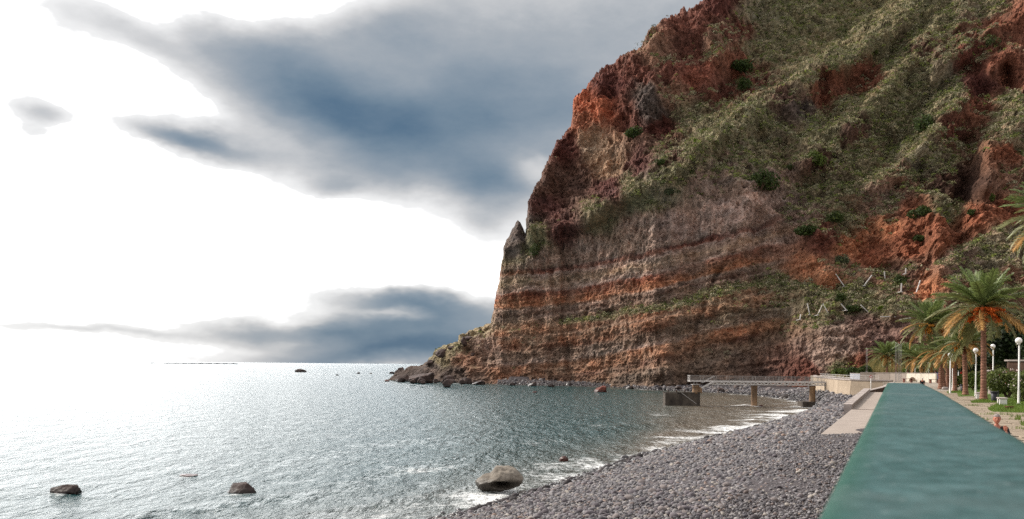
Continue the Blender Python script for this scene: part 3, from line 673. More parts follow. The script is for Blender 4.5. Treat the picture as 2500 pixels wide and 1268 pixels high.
def beach_z(x, y):
    ds, _ = poly_dist(x, y, shore); dw, _ = poly_dist(x, y, inland)
    ins = in_poly(x, y, beach_poly)
    r = ds / (ds + dw + 1e-6)
    z = np.interp(y, [190, 235], [3.2, 2.0]) * (1 - (1 - r) ** np.interp(y, [190, 235], [1.8, 1.1]))
    land = ~ins & (dw < ds) & (x > -.004 * y)
    return np.where(ins, z, np.where(land, 3.2, -.16 * np.minimum(ds, 12))), ds, ins

def build_beach():
    xs = np.concatenate([np.arange(-70, -12, 3.0), np.arange(-12, 110, .8)]); ys = np.concatenate([np.arange(-30, 20, 3.0), np.arange(20, 352, .9)])
    X, Y = np.meshgrid(xs, ys)
    Z, ds, ins = beach_z(X, Y)
    Z = Z + (.07 * perlin(X / 3.1, Y / 3.1, 0.3) + .1 * perlin(X / 9, Y / 9, 0.7)) * sstep(0, 3, ds)
    u, v = uv_of(X, Y)
    # nothing of the sheet may rise above the paving behind the wall
    me = mesh_np('beach', np.stack([X, Y, Z], -1).reshape(-1, 3), grid_faces(len(ys), len(xs)), True)
    m = nmat('beach_gravel', lin(92, 84, 86), lin(40, 36, 38), 5.0, .85, .12, 4.0, fine=.3)
    tag(link('beach', me, m), 'dark grey shingle beach between sea and wall', 'beach', kind='structure')
build_beach()

def build_sea():
    az = np.radians(np.concatenate([np.linspace(-80, -36, 40, endpoint=False), np.linspace(-36, 26, 430, endpoint=False), np.linspace(26, 60, 40)]))
    r = np.concatenate([[1.0, 12.0], np.geomspace(26, 420, 430), np.geomspace(440, 120000, 60)])
    R, A = np.meshgrid(r, az, indexing='ij')
    X = R * np.sin(A); Y = R * np.cos(A)
    near = R < 430
    ds = np.full(R.shape, 500.0)
    d, _ = poly_dist(X[near], Y[near], shore); ds[near] = d
    ins = np.zeros(R.shape, bool); ins[near] = in_poly(X[near], Y[near], beach_poly)
    fade = sstep(420, 120, R)
    w = .04 * fbm(X / 3.4, Y / 2.2, .3, 3, .55) + .04 * perlin(X / 1.2, Y / .9, 2.2) + .05 * perlin(X / 11, Y / 6, 5.1)
    # low swell lines running in parallel to the shingle
    wob = 3.5 * perlin(X / 14, Y / 14, 1.7)
    for d0, a, wd in ((13.5, .42, 1.9), (27, .2, 3.0), (5.0, .16, 1.2)):
        w = w + a * np.exp(-((ds + wob - d0) / wd) ** 2) * (.45 + .55 * sstep(-.2, .4, perlin(X / 22, Y / 22, d0)))
    Z = w * fade * sstep(0, 2.5, ds + .8) - np.where(ins, .4, 0)
    me = mesh_np('sea', np.stack([X, Y, Z], -1).reshape(-1, 3), grid_faces(len(r), len(az))[:, ::-1], True)
    px, py = topx(X, np.maximum(Y, .1), Z)
    # white water: close to the stones, wider in the corner of the bay and around the rocks
    wid = np.interp(Y, [0, 45, 70, 100, 150, 200, 300], [6.5, 6.5, 6.0, 9.0, 13, 4, 2.0])
    edge = .92 * np.exp(-(ds / (wid * 1.15)) ** 1.1) * (.72 + .5 * perlin(X / 5, Y / 5, 8.8))
    line = .75 * np.exp(-((ds + wob * 1.3 - wid * 1.7) / (wid * .28)) ** 2) * sstep(-.1, .35, perlin(X / 9, Y / 9, 4.4)) * sstep(30, 60, px - 900)
    foam = np.clip(edge + .5 * line, 0, 1.2)
    for bx, by, rad in ((1220, 1200, 3.2), (160, 1205, 1.2), (585, 1205, 1.4), (1840, 993, 2.6), (1980, 990, 3.0), (1468, 957, 2.4), (1040, 932, 5), (1110, 937, 4), (455, 1163, .9)):
        c = PZ(bx, by, 0); foam = np.maximum(foam, .68 * np.exp(-((np.hypot(X - c.x, (Y - c.y) * .7)) / rad) ** 2))
    foam = np.where(near, foam, 0)
    murk = sstep(1480, 1720, px) * sstep(60, 22, ds) * sstep(300, 200, Y) + .5 * np.exp(-(ds / 9) ** 2)
    set_attr(me, 'foam', foam.ravel()); set_attr(me, 'murk', np.clip(np.where(near, murk, 0), 0, 1).ravel())
    m, nt, bs = new_mat('sea_water'); N = nt.nodes.new; L = nt.links.new
    geo = N('ShaderNodeNewGeometry')
    fa = N('ShaderNodeAttribute'); fa.attribute_name = 'foam'; mu = N('ShaderNodeAttribute'); mu.attribute_name = 'murk'
    # ripples
    def noise(scale, sx, sy, det, rough=.6):
        mp = N('ShaderNodeMapping'); L(geo.outputs['Position'], mp.inputs[0]); mp.inputs['Scale'].default_value = (sx, sy, 1); mp.inputs['Rotation'].default_value = (0, 0, .25)
        n = N('ShaderNodeTexNoise'); L(mp.outputs[0], n.inputs['Vector']); n.inputs['Scale'].default_value = scale; n.inputs['Detail'].default_value = det; n.inputs['Roughness'].default_value = rough
        return n.outputs['Fac']
    b1 = N('ShaderNodeBump'); L(noise(1.15, 1.5, .8, 7, .62), b1.inputs['Height']); b1.inputs['Distance'].default_value = .42; b1.inputs['Strength'].default_value = 1
    b2 = N('ShaderNodeBump'); L(noise(.3, 1.6, .75, 4), b2.inputs['Height']); b2.inputs['Distance'].default_value = 1.1; b2.inputs['Strength'].default_value = 1; L(b1.outputs[0], b2.inputs['Normal'])
    L(b2.outputs[0], bs.inputs['Normal'])
    # colour of the water body: teal, muddy brown in the bay
    mn = N('ShaderNodeMath'); mn.operation = 'MULTIPLY_ADD'; L(noise(.08, .5, 1.3, 4), mn.inputs[0]); mn.inputs[1].default_value = .7; mn.inputs[2].default_value = .62
    mm = N('ShaderNodeMath'); mm.operation = 'MULTIPLY'; mm.use_clamp = True; L(mu.outputs['Fac'], mm.inputs[0]); L(mn.outputs[0], mm.inputs[1])
    mix = N('ShaderNodeMix'); mix.data_type = 'RGBA'; L(mm.outputs[0], mix.inputs[0]); mix.inputs[6].default_value = (.012, .057, .061, 1); mix.inputs[7].default_value = (.13, .108, .082, 1)
    # foam pattern: torn lace
    fn = noise(1.7, .8, 1.2, 8, .72); f2 = noise(.22, .5, 1.5, 5)
    fm = N('ShaderNodeMath'); fm.operation = 'MULTIPLY_ADD'; L(f2, fm.inputs[0]); fm.inputs[1].default_value = .55; L(fn, fm.inputs[2])
    fs = N('ShaderNodeMath'); fs.operation = 'MULTIPLY_ADD'; L(fa.outputs['Fac'], fs.inputs[0]); fs.inputs[1].default_value = .72; L(fm.outputs[0], fs.inputs[2])
    fr = N('ShaderNodeMapRange'); L(fs.outputs[0], fr.inputs[0]); fr.inputs[1].default_value = 1.1; fr.inputs[2].default_value = 1.36
    fg = N('ShaderNodeMath'); fg.operation = 'MULTIPLY'; L(fr.outputs[0], fg.inputs[0])
    gt = N('ShaderNodeMath'); gt.operation = 'GREATER_THAN'; L(fa.outputs['Fac'], gt.inputs[0]); gt.inputs[1].default_value = .02; L(gt.outputs[0], fg.inputs[1])
    cm = N('ShaderNodeMix'); cm.data_type = 'RGBA'; L(fg.outputs[0], cm.inputs[0]); L(mix.outputs[2], cm.inputs[6]); cm.inputs[7].default_value = (.8, .8, .8, 1)
    L(cm.outputs[2], bs.inputs['Base Color'])
    rr = N('ShaderNodeMapRange'); L(fg.outputs[0], rr.inputs[0]); rr.inputs[3].default_value = .17; rr.inputs[4].default_value = .8; L(rr.outputs[0], bs.inputs['Roughness'])
    bs.inputs['IOR'].default_value = 1.33; bs.inputs['Specular IOR Level'].default_value = .5
    tag(link('sea', me, m), 'rippled grey green sea reaching to the horizon', 'sea', kind='structure')
build_sea()
# ------------------------------------------------------------------ promenade, walls, ramp
def build_promenade():
    # paved terrace behind the sea wall, up to the foot of the cliff
    poly = [UV(-60, .0), UV(-60, 90), UV(215, 120), (150, 262), (86, 236), (76.2, 205.5), (67.7, 180), (62.2, 156), (59.8, 143.2), UV(150, .0)]
    m, nt, bs = new_mat('promenade_paving'); N = nt.nodes.new; L = nt.links.new
    geo = N('ShaderNodeNewGeometry'); mp = N('ShaderNodeMapping'); L(geo.outputs['Position'], mp.inputs[0]); mp.inputs['Rotation'].default_value = (0, 0, math.atan2(UD[0], UD[1]))
    br = N('ShaderNodeTexBrick'); L(mp.outputs[0], br.inputs['Vector']); br.inputs['Scale'].default_value = 1.0; br.inputs['Mortar Size'].default_value = .02
    br.inputs['Brick Width'].default_value = 1.25; br.inputs['Row Height'].default_value = .8; br.inputs['Color1'].default_value = (*lin(150, 138, 124), 1); br.inputs['Color2'].default_value = (*lin(132, 120, 108), 1); br.inputs['Mortar'].default_value = (*lin(84, 78, 66), 1)
    nz = N('ShaderNodeTexNoise'); L(geo.outputs['Position'], nz.inputs['Vector']); nz.inputs['Scale'].default_value = .7; nz.inputs['Detail'].default_value = 6
    mr = N('ShaderNodeMapRange'); L(nz.outputs['Fac'], mr.inputs[0]); mr.inputs[3].default_value = .75; mr.inputs[4].default_value = 1.2
    sc = N('ShaderNodeVectorMath'); sc.operation = 'SCALE'; L(br.outputs[0], sc.inputs[0]); L(mr.outputs[0], sc.inputs['Scale'])
    L(sc.outputs[0], bs.inputs['Base Color']); bs.inputs['Roughness'].default_value = .9
    o = MB().prism(poly[::-1], PROM_Z - 5.6, PROM_Z - .03).build('promenade', m)
    tag(o, 'paved seaside promenade behind the green wall', 'promenade', kind='structure')
    # loose slabs of the near pavement, each laid on its own
    rg = random.Random(5)
    cand = []
    for i in range(0, 95):
        for j in range(0, 12):
            u = 16 + i * .82 + .02; v = 1.9 + j * 1.28 + (.64 if i % 2 else 0)
            x, y = UV(u, v); px, py = topx(x, y, PROM_Z)
            # in view: to the right of the coping edge, left of the frame's edge
            if px > 2560 or py < 945 or py > 1110: continue
            if py > 949 + (px - 2290) * .66 + 20: continue
            lawn = v > 3.0 + (u - 20) * .05 and u > 30
            if v > 8.6 and u > 28: continue
            cand.append((y, u, v))
    cand.sort()
    shapes = []
    for k in range(6):
        b = MB(); b.box((0, 0, 0), (1.22 - .03 * rg.random(), .77 - .03 * rg.random(), .06))
        me = b.mesh('paving_slab'); me.materials.append(M['paving']); shapes.append(me)
    for y, u, v in cand[:300]:
        s = link('paving_slab', shapes[rg.randrange(6)], None, o)
        x, yy = UV(u, v); s.location = (x, yy, PROM_Z - .028 + rg.uniform(-.006, .01)); s.rotation_euler = (rg.uniform(-.008, .008), rg.uniform(-.008, .008), -math.atan2(UD[0], UD[1]) + rg.uniform(-.012, .012))
build_promenade()

def build_green_wall():
    root = thing('sea_wall', (*UV(0, .15), PROM_Z), 'long wall with a wide teal painted coping in the right foreground', 'wall')
    # body of the wall
    L0, R0 = -.125, .40
    b = MB(); b.prism([UV(-40, -.06), UV(-40, .34), UV(14.4, .34), UV(15.2, -.06)][::-1], 3.0, 7.70); b.build('wall_body', M['concrete'], root)
    # coping: a long slab, its top slightly wavy, edges rounded
    us = np.concatenate([np.linspace(-40, .2, 12, endpoint=False), np.linspace(.2, 15.0, 150)])
    prof = [(-.0, -.06), (0, -.03), (.012, -.008), (.034, 0), (.08, .003), (.26, .0), (.44, .003), (.488, 0), (.508, -.008), (.52, -.03), (.52, -.06)]
    V = []
    for u in us:
        for dv, dz in prof:
            vv = L0 + dv * 1.045
            uu = u
            bulge = .035 * math.exp(-((u - 9.5) / 4.5) ** 2) if dv > .3 else 0
            if u > 14.0: uu = u + (0.35 - .62 * dv) * (u - 14.0)
            wob = .0012 * math.sin(u * 2.1 + dv * 2) + .001 * math.sin(u * 5.3 + 1)
            x, y = UV(uu, vv + bulge)
            V.append((x, y, 7.75 + dz + (wob if dz > -.03 else 0)))
    V = np.array(V) - np.array(root.location)
    nc = len(prof)
    me = mesh_np('coping', V, grid_faces(len(us), nc)[:, ::-1], True)
    set_attr(me, 'edge', np.tile([1, 1, 1, .75, .12, 0, 0, .45, .9, 1, 1], len(us)))  # sides mixed to deeper green: their shade is put into the paint colour
    bm = bmesh.new(); bm.from_mesh(me); bm.verts.ensure_lookup_table()
    n = len(us) * nc
    bm.faces.new([bm.verts[n - nc + i] for i in range(nc)]); bm.faces.new([bm.verts[i] for i in reversed(range(nc))])
    for i in range(len(us) - 1):
        bm.faces.new([bm.verts[i * nc], bm.verts[i * nc + nc - 1], bm.verts[(i + 1) * nc + nc - 1], bm.verts[(i + 1) * nc]])
    bmesh.ops.recalc_face_normals(bm, faces=bm.faces); bm.to_mesh(me); bm.free()
    m, nt, bs = new_mat('teal_paint'); N = nt.nodes.new; L = nt.links.new
    tc = N('ShaderNodeTexCoord'); mp = N('ShaderNodeMapping'); L(tc.outputs['Object'], mp.inputs[0]); mp.inputs['Rotation'].default_value = (0, 0, math.atan2(UD[0], UD[1])); mp.inputs['Scale'].default_value = (1, 1.15, 1)
    n1 = N('ShaderNodeTexNoise'); L(mp.outputs[0], n1.inputs['Vector']); n1.inputs['Scale'].default_value = 12; n1.inputs['Detail'].default_value = 7; n1.inputs['Roughness'].default_value = .65
    rp = N('ShaderNodeValToRGB'); L(n1.outputs['Fac'], rp.inputs[0])
    rp.color_ramp.elements[0].position = .3; rp.color_ramp.elements[0].color = (*lin(14, 54, 54), 1)
    rp.color_ramp.elements[1].position = .72; rp.color_ramp.elements[1].color = (*lin(68, 97, 99), 1)
    n2 = N('ShaderNodeTexNoise'); L(mp.outputs[0], n2.inputs['Vector']); n2.inputs['Scale'].default_value = 45; n2.inputs['Detail'].default_value = 5
    mr = N('ShaderNodeMapRange'); L(n2.outputs['Fac'], mr.inputs[0]); mr.inputs[1].default_value = .3; mr.inputs[2].default_value = .7; mr.inputs[3].default_value = .8; mr.inputs[4].default_value = 1.25
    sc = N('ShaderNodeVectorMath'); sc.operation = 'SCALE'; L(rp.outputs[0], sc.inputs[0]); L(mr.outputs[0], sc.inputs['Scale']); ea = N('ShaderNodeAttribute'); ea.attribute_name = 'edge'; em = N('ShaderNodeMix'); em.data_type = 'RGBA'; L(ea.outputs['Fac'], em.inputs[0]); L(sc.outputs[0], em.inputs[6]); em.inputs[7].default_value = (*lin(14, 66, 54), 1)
    gn = N('ShaderNodeTexNoise'); L(tc.outputs['Object'], gn.inputs['Vector']); gn.inputs['Scale'].default_value = 1.7; gn.inputs['Detail'].default_value = 8; gn.inputs['Roughness'].default_value = .7; gr = N('ShaderNodeMapRange'); L(gn.outputs['Fac'], gr.inputs[0]); gr.inputs[1].default_value = .48; gr.inputs[2].default_value = .7; gr.inputs[3].default_value = 0; gr.inputs[4].default_value = .42
    gm = N('ShaderNodeMix'); gm.data_type = 'RGBA'; L(gr.outputs[0], gm.inputs[0]); L(em.outputs[2], gm.inputs[6]); gm.inputs[7].default_value = (*lin(92, 102, 102), 1); em = gm
    sp = N('ShaderNodeTexVoronoi'); L(mp.outputs[0], sp.inputs['Vector']); sp.inputs['Scale'].default_value = 16; s3 = N('ShaderNodeMapRange'); L(sp.outputs['Distance'], s3.inputs[0]); s3.inputs[1].default_value = .16; s3.inputs[2].default_value = .1; s3.inputs[3].default_value = 0; s3.inputs[4].default_value = .3
    sm = N('ShaderNodeMix'); sm.data_type = 'RGBA'; L(s3.outputs[0], sm.inputs[0]); L(em.outputs[2], sm.inputs[6]); sm.inputs[7].default_value = (*lin(140, 150, 150), 1); L(sm.outputs[2], bs.inputs['Base Color'])
    bs.inputs['Roughness'].default_value = .7; bs.inputs['Specular IOR Level'].default_value = .25
    bp = N('ShaderNodeBump'); L(n1.outputs['Fac'], bp.inputs['Height']); bp.inputs['Distance'].default_value = .003; L(bp.outputs[0], bs.inputs['Normal'])
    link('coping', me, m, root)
build_green_wall()

def build_ramp():
    root = thing('beach_ramp', tuple(PZ(2055, 1062, 3.0)), 'pale concrete ramp sloping down from the promenade onto the cobbles', 'ramp')
    a = PZ(2004, 1060, 3.05); m_ = PZ(2079, 1000, 3.55); c = P(2124, 958, 121)
    lz = [a.z, m_.z, c.z]
    pl = [(a.x, a.y), (m_.x, m_.y), (c.x, c.y)]
    def right(p, dv=.1):
        u, v = uv_of(p.x, p.y); return UV(u, -.3 - dv)
    pr = [right(a), right(m_), right(c)]
    # lower flight, upper flight and landing
    lo = MB().prism([pl[0], pr[0], pr[1], pl[1]], [1.6] * 4, [lz[0], lz[0], lz[1], lz[1]]).build('lower_slab', M['ramp_concrete'], root)
    up = MB().prism([pl[1], pr[1], pr[2], pl[2]], [1.6] * 4, [lz[1] + .05, lz[1] + .05, lz[2] + .03, lz[2] + .03]).build('upper_slab', M['ramp_concrete'], root)
    # toe of the slab, a darker strip
    d = Vector((pr[0][0] - a.x, pr[0][1] - a.y, 0)).normalized(); n = Vector((d.y, -d.x, 0))
    MB().prism([(a.x + n.x * .5, a.y + n.y * .5), (pr[0][0] + n.x * .5, pr[0][1] + n.y * .5), (pr[0][0] + n.x * .01, pr[0][1] + n.y * .01), (a.x + n.x * .01, a.y + n.y * .01)], 1.6, 2.86).build('toe', M['pier_concrete'], root)
    # side wall with capstones along the upper flight
    wall = MB(); k = 14
    for i in range(k):
        t0, t1 = i / k, (i + 1) / k
        p0 = m_.lerp(c, t0); p1 = m_.lerp(c, t1)
        dd = (p1 - p0); dd.z = 0; dd.normalize(); nn = Vector((-dd.y, dd.x, 0))
        q = [(p0.x, p0.y), (p0.x + nn.x * .75, p0.y + nn.y * .75), (p1.x + nn.x * .75, p1.y + nn.y * .75), (p1.x, p1.y)]
        wall.prism(q[::-1], 1.6, [p1.z + .42, p1.z + .42, p0.z + .42, p0.z + .42])
    side = wall.build('side_wall', M['stone_cap'], root)
    for i in range(k):
        g = .012
        p0 = m_.lerp(c, i / k + g / 5); p1 = m_.lerp(c, (i + 1) / k - g / 5)
        dd = (p1 - p0); dd.z = 0; dd.normalize(); nn = Vector((-dd.y, dd.x, 0))
        off = -.06
        q = [(p0.x + nn.x * off, p0.y + nn.y * off), (p0.x + nn.x * .82, p0.y + nn.y * .82), (p1.x + nn.x * .82, p1.y + nn.y * .82), (p1.x + nn.x * off, p1.y + nn.y * off)]
        z = [p1.z, p1.z, p0.z, p0.z]
        MB().prism(q[::-1], [t + .425 for t in z], [t + .55 + .015 * (i % 3) for t in z]).build('capstone', M['stone_cap'], side)
    # retaining kerb at the head of the ramp, dark stone with a pale edge
    pts = [P(2124, 955, 121), P(2140, 951, 124), P(2153, 948, 127), P(2166, 944, 130), P(2184, 935, 134)]
    for i in range(4):
        p0, p1 = pts[i], pts[i + 1]
        dd = (p1 - p0); dd.z = 0; dd.normalize(); nn = Vector((-dd.y, dd.x, 0)) * .6
        MB().prism([(p0.x, p0.y), (p1.x, p1.y), (p1.x + nn.x, p1.y + nn.y), (p0.x + nn.x, p0.y + nn.y)], [3.0] * 4, [p0.z, p1.z, p1.z, p0.z]).build('kerb_stone', M['brown_stone'], root); ks = COL.objects[-1]
        MB().prism([(p0.x - nn.x * .1, p0.y - nn.y * .1), (p1.x - nn.x * .1, p1.y - nn.y * .1), (p1.x + nn.x, p1.y + nn.y), (p0.x + nn.x, p0.y + nn.y)], [p0.z + .003, p1.z + .003, p1.z + .003, p0.z + .003], [p0.z + .1, p1.z + .1, p1.z + .1, p0.z + .1]).build('kerb_cap', M['stone_cap'], ks)
build_ramp()

def build_retaining():
    root = thing('retaining_wall', tuple(PZ(2060, 955, 3.0)), 'curved beige concrete retaining wall behind the pier', 'wall')
    line = [(63.5, 137.0), (61.0, 139.5), (59.0, 142.5), (59.4, 149), (61.4, 156), (63.6, 166), (66.6, 179), (70.5, 191), (75.5, 205), (79, 214)]
    for i in range(len(line) - 1):
        (x0, y0), (x1, y1) = line[i], line[i + 1]
        d = Vector((x1 - x0, y1 - y0, 0)).normalized(); n = Vector((d.y, -d.x, 0))
        if n.x < 0: n = -n
        q = [(x0, y0), (x1, y1), (x1 + n.x * .7, y1 + n.y * .7), (x0 + n.x * .7, y0 + n.y * .7)]
        # battered: the foot stands out a little
        b = MB(); foot = -n * .35
        vs = [(x0 + foot.x, y0 + foot.y, 1.5), (x1 + foot.x, y1 + foot.y, 1.5), (q[2][0], q[2][1], 1.5), (q[3][0], q[3][1], 1.5), (x0, y0, PROM_Z + .12), (x1, y1, PROM_Z + .12), (q[2][0], q[2][1], PROM_Z + .12), (q[3][0], q[3][1], PROM_Z + .12)]
        b.add(vs, [(0, 1, 2, 3), (7, 6, 5, 4), (4, 5, 1, 0), (5, 6, 2, 1), (6, 7, 3, 2), (7, 4, 0, 3)])
        ws = b.build('wall_section', M['beige_plaster'], root)
        MB().prism([(x0 - n.x * .12, y0 - n.y * .12), (x1 - n.x * .12, y1 - n.y * .12), (q[2][0], q[2][1]), (q[3][0], q[3][1])], PROM_Z + .123, PROM_Z + .3).build('coping_slab', M['stone_cap'], ws)
    # stone apron at the foot
    p = [PZ(2043, 962, 3.0), PZ(2096, 967, 3.0)]
    MB().prism([(p[0].x, p[0].y), (p[1].x, p[1].y), (p[1].x + 2, p[1].y + 4), (p[0].x + 2.5, p[0].y + 8)], 1.5, [2.9, 2.9, 4.15, 4.15]).build('apron', M['beige_plaster'], root)
    # railing along its top
    rl = [(62.6, 139.8), (59.9, 143.6), (60.3, 149), (62.2, 156), (64.4, 166), (67.3, 179)]
    post = MB(); bars = MB()
    for i in range(len(rl) - 1):
        a = Vector((*rl[i], PROM_Z)); b = Vector((*rl[i + 1], PROM_Z))
        for h in (.55, .95): post.beam(a + Vector((0, 0, h)), b + Vector((0, 0, h)), .05, .05)
        n = max(1, int((b - a).length / 1.6))
        for j in range(n):
            q = a.lerp(b, j / n); post.beam(q, q + Vector((0, 0, .97)), .05, .05)
    post.build('railing', M['galvanised'], root)
build_retaining()

def build_back_wall():
    root = thing('boundary_wall', tuple(PZ(2180, 931, PROM_Z)), 'low plastered wall closing the far end of the promenade', 'wall')
    def seg(x0, y0, x1, y1, top0, top1, mat, name, th=.3):
        a = PZ(x0, y0, PROM_Z); b = PZ(x1, y1, PROM_Z)
        ha = (y0 - top0) * a.y / F; hb = (y1 - top1) * b.y / F
        d = (b - a).normalized(); n = Vector((-d.y, d.x, 0)) * th
        MB().prism([(a.x, a.y), (b.x, b.y), (b.x + n.x, b.y + n.y), (a.x + n.x, a.y + n.y)], PROM_Z - .02, [PROM_Z + ha, PROM_Z + hb, PROM_Z + hb, PROM_Z + ha]).build(name, mat, root); wp = COL.objects[-1]
        c = MB().prism([(a.x - n.x * .2, a.y - n.y * .2), (b.x - n.x * .2, b.y - n.y * .2), (b.x + n.x * 1.1, b.y + n.y * 1.1), (a.x + n.x * 1.1, a.y + n.y * 1.1)], [PROM_Z + ha + .003, PROM_Z + hb + .003] + [PROM_Z + hb + .003, PROM_Z + ha + .003], [PROM_Z + ha + .07, PROM_Z + hb + .07, PROM_Z + hb + .07, PROM_Z + ha + .07])
        c.build('wall_cap', M['stone_cap'], wp)
    seg(2075, 926, 2099.5, 928.5, 912, 913, M['grey_panel'], 'grey_panel')
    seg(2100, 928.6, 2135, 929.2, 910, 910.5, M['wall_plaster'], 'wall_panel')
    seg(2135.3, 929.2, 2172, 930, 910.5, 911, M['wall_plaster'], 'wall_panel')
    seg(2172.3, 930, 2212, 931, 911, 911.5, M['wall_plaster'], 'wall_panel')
    seg(2212.4, 931, 2234, 932, 911.3, 911.6, M['white_plaster'], 'wall_panel')
    seg(2234.4, 932, 2248, 932.6, 911.6, 911.8, M['white_plaster'], 'wall_panel')
    seg(2248.4, 932.6, 2267, 933.3, 911.8, 912, M['white_plaster'], 'wall_panel')
    seg(2267.4, 933.3, 2284, 934, 912, 912.2, M['white_plaster'], 'wall_panel')
    # rounded hatch painted on the pale part
    c = PZ(2227, 932, PROM_Z)
    pts = [(.62 * math.cos(t), .62 * math.sin(t) * 1.25) for t in np.linspace(0, math.pi, 14)]
    b = MB(); vs = [(c.x + p[0], c.y - .05, PROM_Z + .02 + p[1]) for p in pts] + [(c.x + p[0], c.y - .10, PROM_Z + .02 + p[1]) for p in pts]
    n = len(pts); b.add(vs, [tuple(reversed(range(n))), tuple(range(n, 2 * n))] + [(i, (i + 1) % n, n + (i + 1) % n, n + i) for i in range(n)])
    b.build('arched_hatch', M['beige_plaster'], root)
build_back_wall()

# ------------------------------------------------------------------ pier
def build_pier():
    Y = 166.0; dz = P(1840, 931, Y).z
    xl, xm, xr = P(1682, 930, Y).x, P(1735, 930, Y).x, P(2113, 934, Y).x
    half = 1.0
    root = thing('pier', (P(1840, 992, Y).x, Y, 0.0), 'narrow steel truss pier on round concrete columns over the bay', 'pier')
    deck = MB().box(((xm + xr) / 2, Y, dz - .06), (xr - xm, 2 * half, .12)).build('deck', M['galvanised'], root)
    MB().box(((xl + xm) / 2 - .004, Y, dz - .10), (xm - xl, 2 * half + .5, .16)).build('landing_platform', M['galvanised'], root)
    zb = dz - .72
    for s in (-1, 1):
        y = Y + s * (half - .08)
        MB().box(((xm + xr) / 2, y + s * .02, dz - .2), (xr - xm, .14, .15)).build('top_chord', M['galvanised'], root)
        MB().box(((xm + xr) / 2, y + s * .02, zb), (xr - xm, .13, .16)).build('bottom_chord', M['galvanised'], root)
        n = int((xr - xm) / 1.32)
        st = (xr - xm) / n
        for i in range(n):
            x0 = xm + i * st
            MB().beam((x0 + .05, y, zb + .06), (x0 + st / 2, y, dz - .26), .1, .1).beam((x0 + st / 2 + .03, y, dz - .26), (x0 + st - .02, y, zb + .06), .1, .1).build('truss_brace', M['white_paint'], root)
        # guard rail
        y = Y + s * (half - .02)
        ya = Y + s * (half + .22)
        rail = MB().beam((xm, y, dz + 1.02), (xr, y, dz + .92), .07, .07).beam((xm, y, dz + .12), (xr, y, dz + .1), .05, .05).beam((xl, ya, dz + 1.06), (xm + .1, ya, dz + 1.04), .07, .07).beam((xl, ya, dz + .12), (xm, ya, dz + .12), .05, .05)
        hr = rail.build('handrail', M['rail_grey'], root)
        bal = MB()
        x = xl
        while x < xr:
            yy = ya if x < xm else y
            bal.beam((x, yy, dz), (x, yy, dz + 1.0 - .08 * max(0, (x - xm)) / (xr - xm)), .02, .02); x += .17
        tag(bal.build('balusters', M['rail_grey'], hr), kind='stuff')
        x = xl
        while x < xr + .1:
            yy = ya if x < xm else y
            MB().beam((x, yy, dz - .1), (x, yy, dz + 1.03), .08, .08).build('rail_post', M['rail_grey'], hr); x += 2.65
    e = MB()
    e.beam((xl, Y - half - .2, dz + 1.05), (xl, Y + half + .2, dz + 1.05), .07, .07).beam((xl, Y - half - .2, dz + .1), (xl, Y + half + .2, dz + .1), .05, .05)
    for i in range(9): e.beam((xl, Y - half + i * .25, dz), (xl, Y - half + i * .25, dz + 1.0), .03, .03)
    e.build('end_rail', M['galvanised'], root)
    # stair from the deck down to the mooring block
    sx0, sx1 = xm + .2, P(1708, 946, Y).x
    zlow = P(1708, 947, Y).z
    for s in (-.55, .55):
        MB().beam((sx0, Y - half - .75 + s, dz - .1), (sx1, Y - half - .75 + s, zlow), .08, .22).build('stair_stringer', M['galvanised'], root)
        MB().beam((sx0, Y - half - .75 + s, dz + .95), (sx1, Y - half - .75 + s, zlow + 1.0), .06, .06).build('stair_rail', M['galvanised'], root)
    for i in range(8):
        t = (i + .5) / 8
        MB().box((sx0 + (sx1 - sx0) * t, Y - half - .75, dz - .05 + (zlow - dz) * t), (.28, 1.1, .04)).build('stair_tread', M['galvanised'], root)
    # columns
    def column(px0, px1, ztop, zbot, nm):
        x = P((px0 + px1) / 2, 950, Y).x; r = (px1 - px0) / 2 * Y / F
        c = MB().lathe((x, Y, 0), [(r * 1.05, zbot), (r * 1.03, zbot + .3), (r, zbot + .8), (r, ztop - .5), (r * 1.06, ztop - .48), (r * 1.06, ztop)], 20).build('column', M['pier_column'], root, True)
        return c, x, r
    zt = zb - .1
    column(1690.5, 1706, zt, 2.5, 0); column(1834, 1848.5, zt, -1.5, 0); column(1976, 1990.5, zt, .9, 0)
    for px in (1698, 1841, 1983):
        x = P(px, 950, Y).x
        MB().box((x, Y, zt + .05), (1.5, 1.9, .1)).build('bearing_plate', M['galvanised'], root)
        for s in (-1, 1):
            MB().beam((x + s * .4, Y, zt + .1), (x + s * .2, Y, dz - .18), .12, .12).build('bearing_strut', M['galvanised'], root)
    x = P(1710, 950, Y).x
    MB().box((x, Y + .2, 3.2), (.55, 1.0, 1.3)).build('stub_pillar', M['pier_column'], root)
    # footing on the shingle
    a, b2 = P(1957, 985, Y - 1).x, P(2008, 985, Y - 1).x
    MB().box(((a + b2) / 2, Y - .2, .5), (b2 - a, 3.2, 1.15)).build('footing', M['pier_concrete'], root, bevel=.06)
    # lifebuoy fixed to the rail at the landward end
    return xr, dz
PIER_XR, PIER_Z = build_pier()

